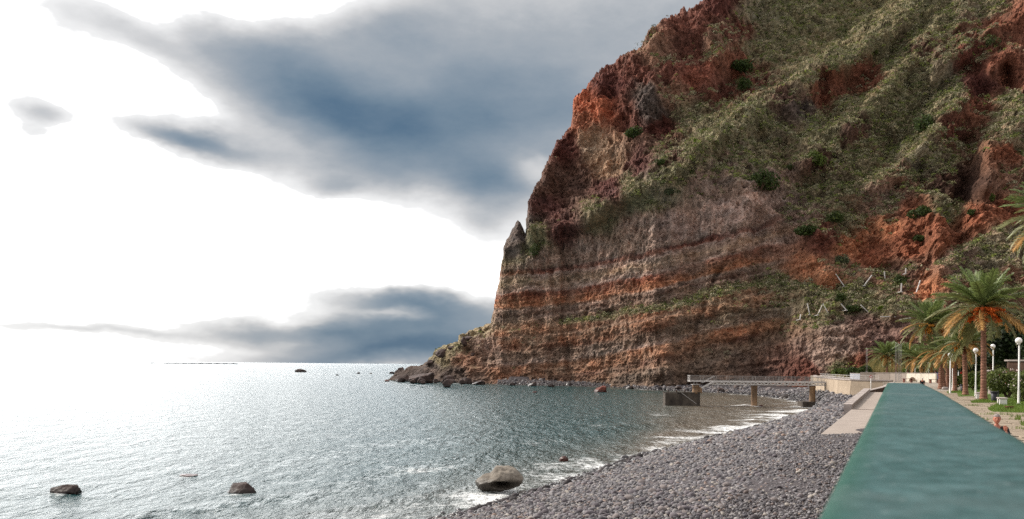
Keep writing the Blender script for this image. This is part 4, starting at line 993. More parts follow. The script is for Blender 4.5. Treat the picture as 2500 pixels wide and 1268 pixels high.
def build_mooring_block():
    Y = 166.0
    x0, x1 = P(1624, 990, Y - 1.6).x, P(1712, 990, Y - 1.6).x
    zt = P(1665, 960, Y - 1.6).z
    root = thing('mooring_block', ((x0 + x1) / 2, Y, 0), 'weathered concrete mooring block standing in the water under the pier end', 'mooring block')
    yf, yb = Y - 1.6, Y + .75
    # body behind the stair bay, with the stair cut into the front right
    s0, s1 = x0 + (x1 - x0) * .34, x1 - .05
    MB().box(((x0 + x1) / 2, (yf + 1.0 + yb) / 2, (zt - 2) / 2), (x1 - x0, yb - yf - 1.0, zt + 2)).build('block_body', M['pier_concrete'], root, bevel=.05)
    MB().box(((x0 + s0) / 2, yf + .497, (zt - 2) / 2 - .003), (s0 - x0, .99, zt + 2)).build('front_pier', M['pier_concrete'], root, bevel=.05)
    n = 11
    for i in range(n):
        a = s0 + (s1 - s0) * i / n; b = s0 + (s1 - s0) * (i + 1) / n
        h = (zt - .1) * (1 - (i + 1) / (n + .5))
        MB().box(((a + b) / 2, yf + .5, (h - 1.2) / 2), (b - a - .004, .985, h + 1.2)).build('step', M['pier_concrete'], root)
    MB().beam((s0 + .8, yf - .05, zt - .55 + .6), (s1 - .9, yf - .05, .45), .07, .07).build('stair_rail', M['galvanised'], root)
    MB().box(((x0 + x1) / 2, (yf + 1.0 + yb) / 2, zt + .075), (x1 - x0 + .2, yb - yf - .9, .15)).build('top_slab', M['pier_concrete'], root, bevel=.03)
    for i in range(3):
        MB().lathe((x0 + .8 + i * 1.7, yf + 1.3, zt + .15), [(.12, 0), (.1, .2), (.17, .28), (.15, .36)], 10).build('bollard', M['brown_stone'], root, True)
build_mooring_block()
# ------------------------------------------------------------------ rocks
def ico(sub):
    bm = bmesh.new(); bmesh.ops.create_icosphere(bm, subdivisions=sub, radius=1.0)
    V = np.array([v.co[:] for v in bm.verts]); Fc = np.array([[v.index for v in f.verts] for f in bm.faces]); bm.free()
    return V, Fc
ICO = {k: ico(k) for k in (1, 2, 3, 4, 5)}
def rock_mesh(name, size, seed, sub=4, facets=9, rough=.16, lobes=None, detail=1.0):
    rg = np.random.default_rng(seed)
    V, Fc = ICO[sub]; V = V.copy()
    for _ in range(facets):
        n = rg.normal(size=3); n /= np.linalg.norm(n); d = rg.uniform(.5, .88)
        V -= np.maximum(V @ n - d, 0)[:, None] * n * .92
    o = rg.uniform(0, 50, 3)
    nn = V / np.linalg.norm(V, axis=1)[:, None]
    r = rough * fbm(V[:, 0] * 1.3 + o[0], V[:, 1] * 1.3 + o[1], V[:, 2] * 1.3 + o[2], 3) + rough * .5 * detail * fbm(V[:, 0] * 4 + o[0], V[:, 1] * 4 + o[1], V[:, 2] * 4 + o[2], 4, .55, True)
    V = V * (1 + r[:, None])
    if lobes is not None: V = lobes(V)
    return mesh_np(name, V * np.array(size), Fc, True)

def main_lobes(V):
    V = V.copy()
    # low shoulder on the left, tall dome on the right, hollow under the front
    s = sstep(-.15, -.45, V[:, 0])
    V[:, 2] = np.where(V[:, 2] > 0, V[:, 2] * (1 - .42 * s), V[:, 2])
    V[:, 2] += .12 * sstep(.1, .6, V[:, 0]) * (V[:, 2] > 0)
    h = np.exp(-(((V[:, 0] - .12) / .45) ** 2 + ((V[:, 2] + .12) / .22) ** 2)) * (V[:, 1] < 0)
    V[:, 1] += 1.1 * h
    return V
BOULDERS = [  # px, base y, width px, height px, base z, seed, material, label, group, deep
    (1220, 1203, 110, 60, 0, 21, 'boulder_pale', 'big pale boulder with a dark hollow standing in the surf near the cobbles', None),
    (582, 1206, 70, 26, 0, 22, 'boulder_dark', 'dark pointed rock in the water left of the big pale boulder', None),
    (158, 1208, 78, 23, 0, 23, 'boulder_dark', 'dark humped rock in glittering water at the far left', None),
    (452, 1164, 42, 8, 0, 24, 'boulder_red', 'thin flat rock barely showing above the waves between two dark rocks', None),
    (1378, 1127, 22, 12, 0, 25, 'boulder_red', 'small reddish rock in shallow water beyond the big pale boulder', None),
    (735, 909, 30, 8, 0, 26, 'boulder_dark', 'small lone rock islet out at sea below the cloud bank', None),
    (875, 913, 10, 4, 0, 27, 'boulder_dark', 'tiny round rock at sea between the islet and headland', None),
    (905, 913, 8, 3, 0, 28, 'boulder_dark', 'tiny low rock at sea nearest left of the headland rocks', None),
    (823, 917, 8, 3, 0, 29, 'boulder_dark', 'tiny speck of rock at sea just right of the islet', None),
    (945, 932, 14, 5, 0, 30, 'boulder_red', 'low red rock in the sea in front of the headland tip', None),
    (958, 913, 24, 5, 0, 31, 'boulder_dark', 'flat dark reef rock touching the far headland tip', None),
    (1468, 958, 32, 17, 0, 32, 'boulder_red', 'brown boulder in the shallows before the cliff foot', None),
    (1306, 959, 12, 4, 0, 33, 'boulder_red', 'small wet rock awash below the cliff, left of the brown boulder', None),
    (1032, 936, 66, 26, 0, 41, 'boulder_tip', 'largest dark rounded boulder at the headland waterline', 'headland boulders'),
    (985, 932, 40, 22, 0, 42, 'boulder_tip', 'leftmost dark boulder of the headland pile', 'headland boulders'),
    (1000, 918, 44, 24, .6, 43, 'boulder_tip', 'grey boulder on top of the leftmost headland rocks', 'headland boulders'),
    (978, 910, 26, 14, .6, 44, 'boulder_tip', 'small boulder at the outer end of the headland crest', 'headland boulders'),
    (1090, 936, 34, 20, 0, 45, 'boulder_tip', 'dark boulder at the waterline right of the largest one', 'headland boulders'),
    (1112, 932, 28, 18, .3, 46, 'boulder_tip', 'dark boulder beside white surf under the headland slope', 'headland boulders'),
    (1068, 930, 30, 16, .3, 47, 'boulder_tip', 'low boulder wedged behind the largest headland boulder', 'headland boulders'),
    (1135, 938, 36, 16, 0, 48, 'boulder_tip', 'broad dark boulder where headland rocks meet the cliff foot', 'headland boulders'),
    (1172, 940, 34, 13, 0, 49, 'boulder_tip', 'low wet boulder at the cliff foot below the orange layers', 'headland boulders'),
    (1050, 906, 30, 18, 1.2, 50, 'boulder_tip', 'upper boulder on the headland crest above the pile', 'headland boulders'),
    (1612, 943, 58, 34, .6, 51, 'boulder_red', 'large fallen red rock at the cliff foot left of the pier', None),
    (1250, 941, 20, 8, .2, 52, 'boulder_tip', 'dark shore rock at the left end of the cliff foot shingle', 'rocks along the cliff foot'),
    (1300, 942, 24, 10, .2, 53, 'boulder_tip', 'dark shore rock on shingle under the first orange layer', 'rocks along the cliff foot'),
    (1345, 944, 16, 7, .2, 54, 'boulder_tip', 'small shore rock on shingle below the dark gully', 'rocks along the cliff foot'),
    (1540, 948, 18, 8, .3, 55, 'boulder_tip', 'small grey shore rock left of the large fallen red rock', 'rocks along the cliff foot'),
    (1655, 952, 22, 9, .3, 56, 'boulder_tip', 'grey shore rock between the fallen red rock and the pier', 'rocks along the cliff foot'),
    (1760, 955, 20, 9, .5, 57, 'boulder_tip', 'grey rock on the far shingle behind the pier', 'rocks along the cliff foot'),
    (1825, 994, 14, 5, 0, 58, 'boulder_red', 'low reddish rock left of the middle pier column base', None),
    (1858, 993, 10, 4, 0, 59, 'boulder_red', 'low reddish rock right of the middle pier column base', None),
    (1395, 1128, 1, 1, 0, 60, None, None, None)]
def build_boulders():
    for (px, py, w, h, z, seed, mt, label, grp) in BOULDERS:
        if mt is None: continue
        c = PZ(px, py, z); s = c.y / F
        W, H = w * s, h * s
        deep = W * .42
        big = seed == 21
        if big: me = rock_mesh('boulder', (W / 2 * 1.02, deep, H * .60), seed, 5, 7, .13, main_lobes)
        else: me = rock_mesh('boulder', (W / 2 * 1.12, deep * 1.1, H * .8 * 1.1), seed, 4, 16, .24, detail=1.4)
        o = link('boulder', me, M[mt]); o.location = (c.x, c.y + deep * .5, z + H * (.40 if big else .12))
        o.rotation_euler = (0, 0, 0 if big else random.uniform(-.5, .5))
        tag(o, label, 'rock', grp)
build_boulders()
def build_tip_pile():
    rg = random.Random(8)
    for i in range(16):
        px = rg.uniform(968, 1150); py = 917 + (px - 968) * .1 + rg.uniform(-8, 8); w = rg.uniform(14, 26); z = rg.uniform(.2, 1.2)
        c = PZ(px, py + 6, z); s = c.y / F
        me = rock_mesh('boulder', (w * s * .56, w * s * .5, w * s * .42), 500 + i, 3, 16, .26, detail=1.4)
        o = link('boulder', me, M['boulder_tip']); o.location = (c.x, c.y, z + w * s * .12); o.rotation_euler = (rg.uniform(-.4, .4), rg.uniform(-.4, .4), rg.uniform(0, 6))
        tag(o, 'one of the small dark boulders jumbled between the big headland rocks', 'rock', 'small jumbled boulders at the headland')
build_tip_pile()

# crags of the headland crest
def build_crags():
    for px, py, w, h, seed, label in ((1131, 840, 14, 22, 71, 'pointed crag standing up on the headland slope'), (1145, 828, 34, 9, 72, 'flat ledge rock beside the pointed crag'), (1080, 868, 30, 20, 73, 'jutting brown crag at the end of the grassy headland slope'),
                                      (1172, 812, 7, 10, 74, 'small dark pinnacle above the grassy headland slope'), (1105, 852, 24, 8, 75, 'thin tilted rock slab on the headland skyline'), (1052, 890, 26, 14, 76, 'brown crag just above the headland boulder pile'), (1155, 868, 12, 8, 77, 'small red rock lying on the grassy headland slope')):
        p, n = on_cliff(px, py); s = p.y / F
        me = rock_mesh('crag', (w * s / 2 * 1.25, w * s * .45, h * s * .7), seed, 4, 18, .3, detail=1.5)
        o = link('crag', me, M['boulder_tip']); o.location = (p.x, p.y, p.z + h * s * .2)
        tag(o, label, 'rock', 'crags on the headland')
build_crags()

# ------------------------------------------------------------------ cobbles of the beach
def build_cobbles():
    rg = np.random.default_rng(31)
    shapes = []
    for k in range(7):
        a = rg.uniform(.75, 1.2, 3) * np.array([1.12, .92, .62])
        me = rock_mesh('cobble_shape', a, 300 + k, 2, 4, .12, detail=.3)
        shapes.append(me)
    m, nt, bs = new_mat('cobble'); N = nt.nodes.new; L = nt.links.new
    at = N('ShaderNodeAttribute'); at.attribute_name = 'tone'; at.attribute_type = 'INSTANCER'
    tc = N('ShaderNodeTexCoord')
    nz = N('ShaderNodeTexNoise'); L(tc.outputs['Object'], nz.inputs['Vector']); nz.inputs['Scale'].default_value = 2.5; nz.inputs['Detail'].default_value = 6
    mr = N('ShaderNodeMapRange'); L(nz.outputs['Fac'], mr.inputs[0]); mr.inputs[1].default_value = .3; mr.inputs[2].default_value = .7; mr.inputs[3].default_value = .75; mr.inputs[4].default_value = 1.25
    sc = N('ShaderNodeVectorMath'); sc.operation = 'SCALE'; L(at.outputs['Color'], sc.inputs[0]); L(mr.outputs[0], sc.inputs['Scale']); L(sc.outputs[0], bs.inputs['Base Color'])
    wa = N('ShaderNodeAttribute'); wa.attribute_name = 'wet'; wa.attribute_type = 'INSTANCER'
    rr = N('ShaderNodeMapRange'); L(wa.outputs['Fac'], rr.inputs[0]); rr.inputs[3].default_value = .75; rr.inputs[4].default_value = .3; L(rr.outputs[0], bs.inputs['Roughness'])
    bs.inputs['Specular IOR Level'].default_value = .35
    for me in shapes: me.materials.append(m)
    # positions: jittered, denser and smaller close by
    pts = []
    def scatter(x0, x1, y0, y1, sp, s0, s1, keep=1.0, lift=0.0):
        xs = np.arange(x0, x1, sp); ys = np.arange(y0, y1, sp)
        X, Y = np.meshgrid(xs, ys); X = X.ravel() + rg.uniform(-.5, .5, X.size) * sp; Y = Y.ravel() + rg.uniform(-.5, .5, Y.size) * sp
        px, py = topx(X, Y, np.full_like(X, 1.5))
        k = (px > 900) & (px < 2300) & (py < 1420) & (rg.random(X.size) < keep); X, Y = X[k], Y[k]
        z, ds, ins = beach_z(X, Y)
        ok = ins | ((ds < 2.0) & (rg.random(len(X)) < np.where(ds < .8, 1, .06))); X, Y, z, ds, ins = X[ok], Y[ok], z[ok], ds[ok], ins[ok]
        s = np.exp(rg.normal(0, .45, len(X))) * rg.uniform(s0, s1, len(X))
        s = np.minimum(s * .74, s1 * 1.6); s = s * (1 + .3 * np.exp(-(ds / 2.2) ** 2)); s = np.where((rg.random(len(s)) < .035) & (ds < 3.5), s * 1.9, s)              # the largest stones lie along the water
        u, v = uv_of(X, Y)
        s = s * np.where(v > -5.5, .72, 1.0)                       # finer against the wall
        pts.append(np.stack([X, Y, z + lift + .25 * s + .05 * perlin(X / 3.1, Y / 3.1, .3) , s, ds, np.where(ins, 0, 1)], 1))
    scatter(-8, 32, 20, 62, .125, .05, .09)
    scatter(-8, 32, 20, 62, .3, .075, .13, .75, .03)
    scatter(0, 46, 62, 112, .2, .075, .14)
    scatter(0, 46, 62, 112, .5, .12, .2, .6, .03)
    scatter(20, 72, 112, 215, .36, .12, .24)
    scatter(-8, 80, 205, 345, .6, .16, .34)
    scatter(-8, 80, 205, 345, 2.6, .35, .8, .5)
    A = np.concatenate(pts)
    # keep stones off the concrete ramp
    u, v = uv_of(A[:, 0], A[:, 1])
    on_ramp = (u > 65.2) & (u < 140) & (v > -4.7)
    A = A[~on_ramp]
    n = len(A)
    wet = sstep(3.4, .6, A[:, 4] + rg.normal(0, .7, n))
    base = np.array([lin(120, 114, 114), lin(100, 95, 96), lin(138, 131, 128), lin(116, 101, 95), lin(74, 69, 72), lin(152, 142, 132)])
    tone = base[rg.choice(6, n, p=[.3, .26, .16, .08, .14, .06])] * rg.uniform(.75, 1.25, (n, 1))
    rare = rg.random(n) < .012; tone[rare] = np.array(lin(146, 122, 108))
    tone *= (1 - .6 * wet)[:, None] * np.array([.9, .92, .96])
    order = np.argsort(-(A[:, 3] / A[:, 1]) * (1 - A[:, 5]))      # those that show largest
    px, py = topx(A[:, 0], A[:, 1], A[:, 2])
    vis = (px[order] > 1090) & (px[order] < 2010) & (py[order] < 1266)
    single = order[vis][:300]
    rest = np.setdiff1d(np.arange(n), single)
    coll = bpy.data.collections.new('cobble_sources')
    for i, me in enumerate(shapes):
        coll.objects.link(bpy.data.objects.new('cobble_source', me))
    def rot(k): return np.stack([rg.normal(0, .28, k), rg.normal(0, .28, k), rg.uniform(0, 6.28, k)], 1)
    pm = bpy.data.meshes.new('cobble_points'); pm.vertices.add(len(rest)); pm.vertices.foreach_set('co', np.ascontiguousarray(A[rest, :3], np.float32).ravel())
    set_attr(pm, 'size', A[rest, 3]); set_attr(pm, 'turn', rot(len(rest)), 'FLOAT_VECTOR'); set_attr(pm, 'tone', tone[rest], 'FLOAT_COLOR'); set_attr(pm, 'wet', wet[rest]); set_attr(pm, 'pick', rg.integers(0, 7, len(rest)), 'INT')
    o = link('beach_cobbles', pm)
    tag(o, 'thousands of rounded grey cobbles covering the beach', 'cobbles', kind='stuff')
    ng = bpy.data.node_groups.new('scatter_cobbles', 'GeometryNodeTree')
    ng.interface.new_socket('Geometry', in_out='INPUT', socket_type='NodeSocketGeometry'); ng.interface.new_socket('Geometry', in_out='OUTPUT', socket_type='NodeSocketGeometry')
    gi = ng.nodes.new('NodeGroupInput'); go = ng.nodes.new('NodeGroupOutput')
    ip_ = ng.nodes.new('GeometryNodeInstanceOnPoints'); ci = ng.nodes.new('GeometryNodeCollectionInfo'); ci.inputs[0].default_value = coll; ci.inputs[1].default_value = True; ci.inputs[2].default_value = True
    def na(nm, t):
        a = ng.nodes.new('GeometryNodeInputNamedAttribute'); a.data_type = t; a.inputs[0].default_value = nm; return a.outputs[0]
    er = ng.nodes.new('FunctionNodeEulerToRotation'); ng.links.new(na('turn', 'FLOAT_VECTOR'), er.inputs[0])
    ng.links.new(gi.outputs[0], ip_.inputs['Points']); ng.links.new(ci.outputs[0], ip_.inputs['Instance'])
    ip_.inputs['Pick Instance'].default_value = True
    ng.links.new(na('pick', 'INT'), ip_.inputs['Instance Index']); ng.links.new(er.outputs[0], ip_.inputs['Rotation']); ng.links.new(na('size', 'FLOAT'), ip_.inputs['Scale'])
    ng.links.new(ip_.outputs[0], go.inputs[0])
    md = o.modifiers.new('scatter', 'NODES'); md.node_group = ng
    # the three hundred largest-looking stones, each one an object
    ms = {}
    pal = [lin(118, 110, 114), lin(100, 93, 97), lin(134, 124, 122), lin(54, 49, 50), lin(66, 60, 62)]
    mats = [rock_mat('single_cobble', c, tuple(q * .72 for q in c), 5.0, .01) for c in pal]
    R = rot(300)
    for j, i in enumerate(single):
        w = wet[i] > .5
        kk = int(rg.integers(0, 3)) if not w else 3 + int(rg.integers(0, 2))
        sh = int(rg.integers(0, 7))
        if (sh, kk) not in ms:
            me = shapes[sh].copy(); me.materials.clear(); me.materials.append(mats[kk]); ms[(sh, kk)] = me
        c = link('cobble', ms[(sh, kk)]); c.location = A[i, :3]; c.scale = (A[i, 3],) * 3; c.rotation_euler = R[j]
        if w: tag(c, 'large dark wet cobble at the edge of the surf', 'cobble', 'wet cobbles along the waterline')
        else: tag(c, 'large rounded dry grey cobble in the foreground of the beach', 'cobble', 'dry cobbles of the near beach')
build_cobbles()
# ------------------------------------------------------------------ palms
def frond_mesh(seed, length, mat, droop, dense=34):
    """one feather leaf along +X from the origin: arched midrib and two rows of leaflets"""
    rg = np.random.default_rng(seed)
    V = []; Fq = []
    n = dense
    t = np.linspace(0, 1, 12)
    def mid(s):
        a = -droop * s
        # arc: integrate direction
        return np.array([length * (np.sin(droop * s) / droop if droop > .01 else s), 0, -length * (1 - np.cos(droop * s)) / droop if droop > .01 else 0])
    def dirv(s): return np.array([np.cos(droop * s), 0, -np.sin(droop * s)])
    # midrib
    w0 = .035
    for s in t:
        p = mid(s); w = w0 * (1 - .85 * s)
        V += [p + [0, -w, 0], p + [0, 0, w * .8], p + [0, w, 0]]
    for i in range(len(t) - 1):
        b = i * 3
        Fq += [(b, b + 1, b + 4, b + 3), (b + 1, b + 2, b + 5, b + 4)]
    for side in (-1, 1):
        for i in range(n):
            s = .14 + .85 * (i + rg.uniform(-.3, .3)) / n
            s = min(max(s, .1), .995)
            p = mid(s); d = dirv(s)
            up = np.array([d[2] * -1, 0, d[0]])
            ll = length * .19 * (math.sin(math.pi * (.12 + .80 * s)) ** .7) * rg.uniform(.85, 1.15)
            out = d * .75 + np.array([0, side, 0]) * rg.uniform(.65, .95) + up * rg.uniform(.05, .45) - np.array([0, 0, 1]) * .12
            out /= np.linalg.norm(out)
            wv = d * .015 + up * .005
            q = p + out * ll * .55; e = p + out * ll + np.array([0, 0, -ll * .18])
            b = len(V)
            V += [p - wv, p + wv, q + wv * 1.1, q - wv * 1.1, e]
            Fq += [(b, b + 1, b + 2, b + 3), (b + 3, b + 2, b + 4, b + 4)]
    quads = [f for f in Fq]
    me = bpy.data.meshes.new('frond')
    fs = [tuple(dict.fromkeys(f)) for f in quads]
    me.from_pydata([tuple(v) for v in V], [], fs); me.update()
    me.materials.append(mat)
    return me
FR = {}
for nm, mt, dr in (('up', 'frond_green', .4), ('mid', 'frond_green', .75), ('mid2', 'frond_olive', .95), ('low', 'frond_olive', 1.1), ('dry', 'frond_dry', 1.1)):
    FR[nm] = [frond_mesh(40 + k * 7 + len(nm), 1.0, M[mt], dr * (1 + .12 * k)) for k in range(2)]

def fruit_mesh(seed, mat):
    rg = np.random.default_rng(seed)
    V = []; Fc = []
    b0, f0 = ICO[1]
    b = MB()
    for i in range(34):
        a = rg.uniform(0, 6.28); el = rg.uniform(-1.0, .5)
        d = np.array([math.cos(a) * math.cos(el) * .8 + .5, math.sin(a) * math.cos(el) * .7, math.sin(el) - .35])
        e = d * rg.uniform(.3, .55)
        b.tube([(0, 0, 0), tuple(e * .6 + [0, 0, .08]), tuple(e)], .012, 3, False)
        for j in range(4):
            c = e * (1 - .12 * j) + rg.normal(0, .02, 3)
            vs = b0 * np.array([.05, .05, .07]) + c
            b.add([tuple(v) for v in vs], [tuple(q) for q in f0])
    me = b.mesh('fruit_cluster', True); me.materials.append(mat)
    return me
FRUIT = [fruit_mesh(k, M['fruit'] if k < 2 else M['fruit_pale']) for k in range(4)]

def palm(px, py, crown_py, R, label, seed, d=None, crown_px=None, nf=50, trunk_r=.2, fruit=0, fpale=False, dry=.25, vis=True):
    rg = random.Random(seed)
    b = PZ(px, py, PROM_Z) if d is None else Vector((*P(px, 900, d)[:2], PROM_Z))
    top = P(crown_px if crown_px else px, crown_py, b.y)
    h = top.z - b.z
    root = thing('palm_tree', tuple(b), label, 'palm tree', 'palm trees along the promenade')
    # trunk with leaf-scar rings, swelling under the crown
    tr = MB(); pts = []; rad = []
    n = int(h / .11)
    lean = top - b
    for i in range(n + 1):
        t = i / n
        pts.append(b + Vector((lean.x * t ** 1.6, lean.y * t ** 1.6, h * t)))
        r = trunk_r * (1.45 - .45 * min(1, t * 8)) * (1 - .12 * t)
        if t > .84: r *= 1 + .55 * (t - .84) / .16
        rad.append(r * (1.06 if i % 2 else .94) * rg.uniform(.97, 1.03))
    tr.tube(pts, rad, 12).build('trunk', M['palm_trunk'], root)
    boots = MB()
    for i in range(46):
        a = i * 2.4; z = top.z - .95 + .95 * i / 46
        r0 = trunk_r * 1.15
        ctr = Vector((top.x, top.y, z))
        d0 = Vector((math.cos(a), math.sin(a), 0))
        boots.beam(ctr + d0 * r0 * .75 - Vector((0, 0, .05)), ctr + d0 * (r0 + .1) + Vector((0, 0, .2)), .12, .05)
    boots.build('leaf_base', M['palm_boot'], root)
    for i in range(nf):
        t = (i + .5) / nf                      # 0 youngest, upright .. 1 oldest, hanging
        el = math.radians(86 - 104 * t ** 1.05 + rg.uniform(-8, 8))
        a = i * 2.39996 + rg.uniform(-.25, .25)
        L_ = R * (rg.uniform(.9, 1.1)) * (.82 + .4 * min(1, t * 2.2) - .12 * max(0, t - .7) / .3)
        if t < .3: k = 'up'
        elif t < .55: k = 'mid'
        elif t < .78: k = 'mid2'
        else: k = 'low'
        if t > .62 and rg.random() < dry: k = 'dry'
        f = link('frond', FR[k][rg.randrange(2)], None, root)
        f.location = Vector((top.x - b.x, top.y - b.y, top.z - b.z)) + Vector((math.cos(a) * .12, math.sin(a) * .12, .1 - .25 * t))
        f.rotation_euler = Matrix.Rotation(a, 3, 'Z').to_4x4().to_3x3().__matmul__(Matrix.Rotation(-el, 3, 'Y')).__matmul__(Matrix.Rotation(rg.uniform(-.5, .5), 3, 'X')).to_euler()
        f.scale = (L_, L_, L_)
    for i in range(fruit):
        a = math.radians([-168, -12, -125, -60, -92, -145][i % 6])
        o = link('fruit_cluster', FRUIT[(i % 2) + (2 if fpale else 0)], None, root)
        o.location = Vector((top.x - b.x, top.y - b.y, top.z - b.z)) + Vector((math.cos(a) * .5, math.sin(a) * .5, -.12)); o.rotation_euler = (0, .1, a); o.scale = (R * .5,) * 3
    return root
palm(2401, 977, 752, 3.15, 'tall palm with bright orange fruit clusters beside the litter bin', 1, trunk_r=.2, fruit=6, nf=54)
palm(2357, 965, 838, 2.0, 'shorter palm with drying fronds left of the tall fruiting palm', 2, crown_px=2353, fruit=2, fpale=True, dry=.6)
palm(2331, 957, 864, 1.9, 'palm behind a lamp post, third back from the tall fruiting one', 3, dry=.6)
palm(2297, 950, 858, 2.2, 'stout palm with brown skirt at the end of the green wall', 4, dry=.6, trunk_r=.26)
palm(2305, 949, 792, 3.1, 'tall leaning palm whose grey green crown rises before the brown cliff', 5, crown_px=2272, trunk_r=.2, fruit=3, fpale=True, dry=.35, nf=54)
palm(2313, 947, 862, 2.0, 'palm half hidden behind the stout brown skirted palm', 6, dry=.5)
palm(2320, 944, 866, 2.0, 'thin palm trunk between stout palm and lamp posts', 7, dry=.5)
palm(2165, 928, 868, 3.2, 'leftmost distant palm in front of the low plaster wall', 8, trunk_r=.2, fruit=2, fpale=True, dry=.2)
palm(2187, 927, 866, 3.0, 'distant palm just behind the cluster of flagpoles', 9, d=168, trunk_r=.17, dry=.25, fruit=2, fpale=True)
palm(2216, 930, 872, 3.0, 'distant palm at the left end of the white wall', 10, d=158, trunk_r=.17, dry=.4)
palm(2248, 932, 876, 3.0, 'distant palm in the middle of the white wall', 11, d=146, trunk_r=.17, dry=.5)
palm(2283, 934, 878, 2.8, 'distant palm by the blue sign at the right end of white wall', 12, d=140, trunk_r=.18, dry=.5)
palm(2596, 1060, 530, 1.75, 'near palm reaching in from the right edge, only fronds showing', 13, d=30, trunk_r=.2, dry=.15, nf=70)

# ------------------------------------------------------------------ lamps
def lamp(px, base_py, globe_py, label, d=None):
    b = PZ(px, base_py, PROM_Z) if d is None else Vector((*P(px, 900, d)[:2], PROM_Z))
    g = P(px, globe_py, b.y)
    root = thing('street_lamp', tuple(b), label, 'street lamp', 'globe lamps on the promenade')
    r = .205
    MB().lathe(b, [(.11, 0), (.11, .05), (.075, .08), (.07, .9), (.055, .95), (.045, g.z - b.z - r - .05)], 12).build('post', M['white_paint'], root, True)
    MB().lathe((g.x, g.y, g.z - r - .06), [(.06, 0), (.10, .03), (.10, .09), (.07, .1)], 12).build('collar', M['white_paint'], root, True)
    V, Fc = ICO[3]
    me = mesh_np('globe', V * r, Fc, True); o = link('globe', me, M['globe'], root); o.location = (g.x - b.x, g.y - b.y, g.z - b.z)
lamp(2487, 987.6, 832, 'nearest globe lamp, tallest, at the right edge before the hedge')
lamp(2424, 963, 846, 'globe lamp standing right behind the litter bin')
lamp(2382, 967, 855.6, 'globe lamp left of the tall fruiting palm trunk')
lamp(2320, 955.6, 867, 'globe lamp beside the stout palm, highest of the middle cluster', 76)
lamp(2326, 949, 873, 'globe lamp second from the left in the middle cluster', 86)
lamp(2335, 939, 880.5, 'globe lamp third from the left in the middle cluster', 120)
lamp(2340, 936, 882, 'farthest right globe lamp of the middle cluster', 128)
lamp(2305, 935, 884, 'small globe lamp glimpsed between palm trunks', 140)
lamp(2234, 931, 888.6, 'small far globe lamp before the white wall, left one')
lamp(2267, 932, 887.6, 'small far globe lamp before the white wall, right one')

# ------------------------------------------------------------------ flagpoles and sign posts
def pole(px, base_py, top_py, label, d, thick=.035):
    b = Vector((*P(px, 900, d)[:2], PROM_Z)); t = P(px, top_py, d)
    root = thing('flagpole', tuple(b), label, 'flagpole', 'flagpoles on the promenade')
    h = t.z - b.z
    MB().lathe(b, [(.12, 0), (.12, .06), (thick * 1.5, .08), (thick * 1.5, 1.6), (thick * 1.1, 1.65)], 10).build('lower_tube', M['rail_grey'], root, True)
    MB().lathe(b, [(thick * 1.0, 1.6), (thick * .7, h - .08)], 8).build('upper_tube', M['rail_grey'], root, True)
    MB().lathe((t.x, t.y, t.z - .08), [(.02, 0), (.06, .04), (.06, .08), (.01, .12)], 8).build('finial', M['galvanised'], root, True)
pole(2115, 929, 850, 'lone thin flagpole at the landward end of the pier', 152, .05)
pole(2117.6, 929, 853, 'second thin pole standing close beside the lone flagpole', 156)
for i, (x, t) in enumerate(((2186, 837), (2189.5, 838), (2194, 840), (2197, 841), (2200, 842))):
    pole(x, 932, t, ['first', 'second', 'third', 'fourth', 'last'][i] + ' flagpole from the left in the cluster before the palms', 138 + i * 1.5)

def round_sign():
    b = P(2126, 955, 122); t = P(2126, 920, 122)
    root = thing('sign_post', tuple(b), 'thin post with a small round red rimmed sign at the ramp head', 'sign')
    MB().lathe(b, [(.06, 0), (.05, .05), (.05, t.z - b.z)], 8).build('post', M['white_paint'], root, True)
    n = 20
    def disc(r, y, th):
        m = MB(); vs = [(t.x + r * math.cos(2 * math.pi * k / n), y, t.z + r * math.sin(2 * math.pi * k / n)) for k in range(n)] + [(t.x + r * math.cos(2 * math.pi * k / n), y + th, t.z + r * math.sin(2 * math.pi * k / n)) for k in range(n)]
        return m.add(vs, [tuple(range(n)), tuple(reversed(range(n, 2 * n)))] + [(k, n + k, n + (k + 1) % n, (k + 1) % n) for k in range(n)])
    disc(.22, t.y - .09, .03).build('rim', M['sign_red'], root); disc(.15, t.y - .10, .008).build('face', M['white_paint'], root)
round_sign()

def blue_board():
    c = PZ(2291, 935, PROM_Z); c = Vector((*P(2291, 900, 136)[:2], PROM_Z))
    root = thing('notice_board', tuple(c), 'blue notice board beside the right end of the white wall', 'sign')
    MB().box((c.x, c.y, PROM_Z + 1.05), (.95, .06, 1.1)).build('panel', M['sign_blue'], root)
    for s in (-.42, .42): MB().box((c.x + s, c.y + .08, PROM_Z + .8), (.07, .07, 1.6)).build('post', M['galvanised'], root)
    MB().box((c.x + .1, c.y - .034, PROM_Z + 1.2), (.3, .006, .25)).build('red_emblem', M['sign_red'], root)
blue_board()
def red_flag_post():
    c = Vector((*P(2347, 900, 112)[:2], PROM_Z))
    root = thing('lifebuoy_stand', tuple(c), 'post with a red disc above an orange box beneath the palms', 'lifebuoy stand')
    MB().box((c.x, c.y, PROM_Z + .9), (.1, .1, 1.8)).build('post', M['white_paint'], root)
    V, Fc = ICO[3]; o = link('red_disc', mesh_np('red_disc', V * np.array([.26, .08, .42]), Fc, True), M['sign_red'], root); o.location = (0, -.1, 1.95)
    MB().box((c.x - .3, c.y - .1, PROM_Z + .55), (.9, .3, .35)).build('box', M['sign_orange'], root, bevel=.03)
    MB().box((c.x - .2, c.y - .1, PROM_Z + .18), (1.0, .3, .3)).build('base', M['sign_orange'], root, bevel=.03)
red_flag_post()

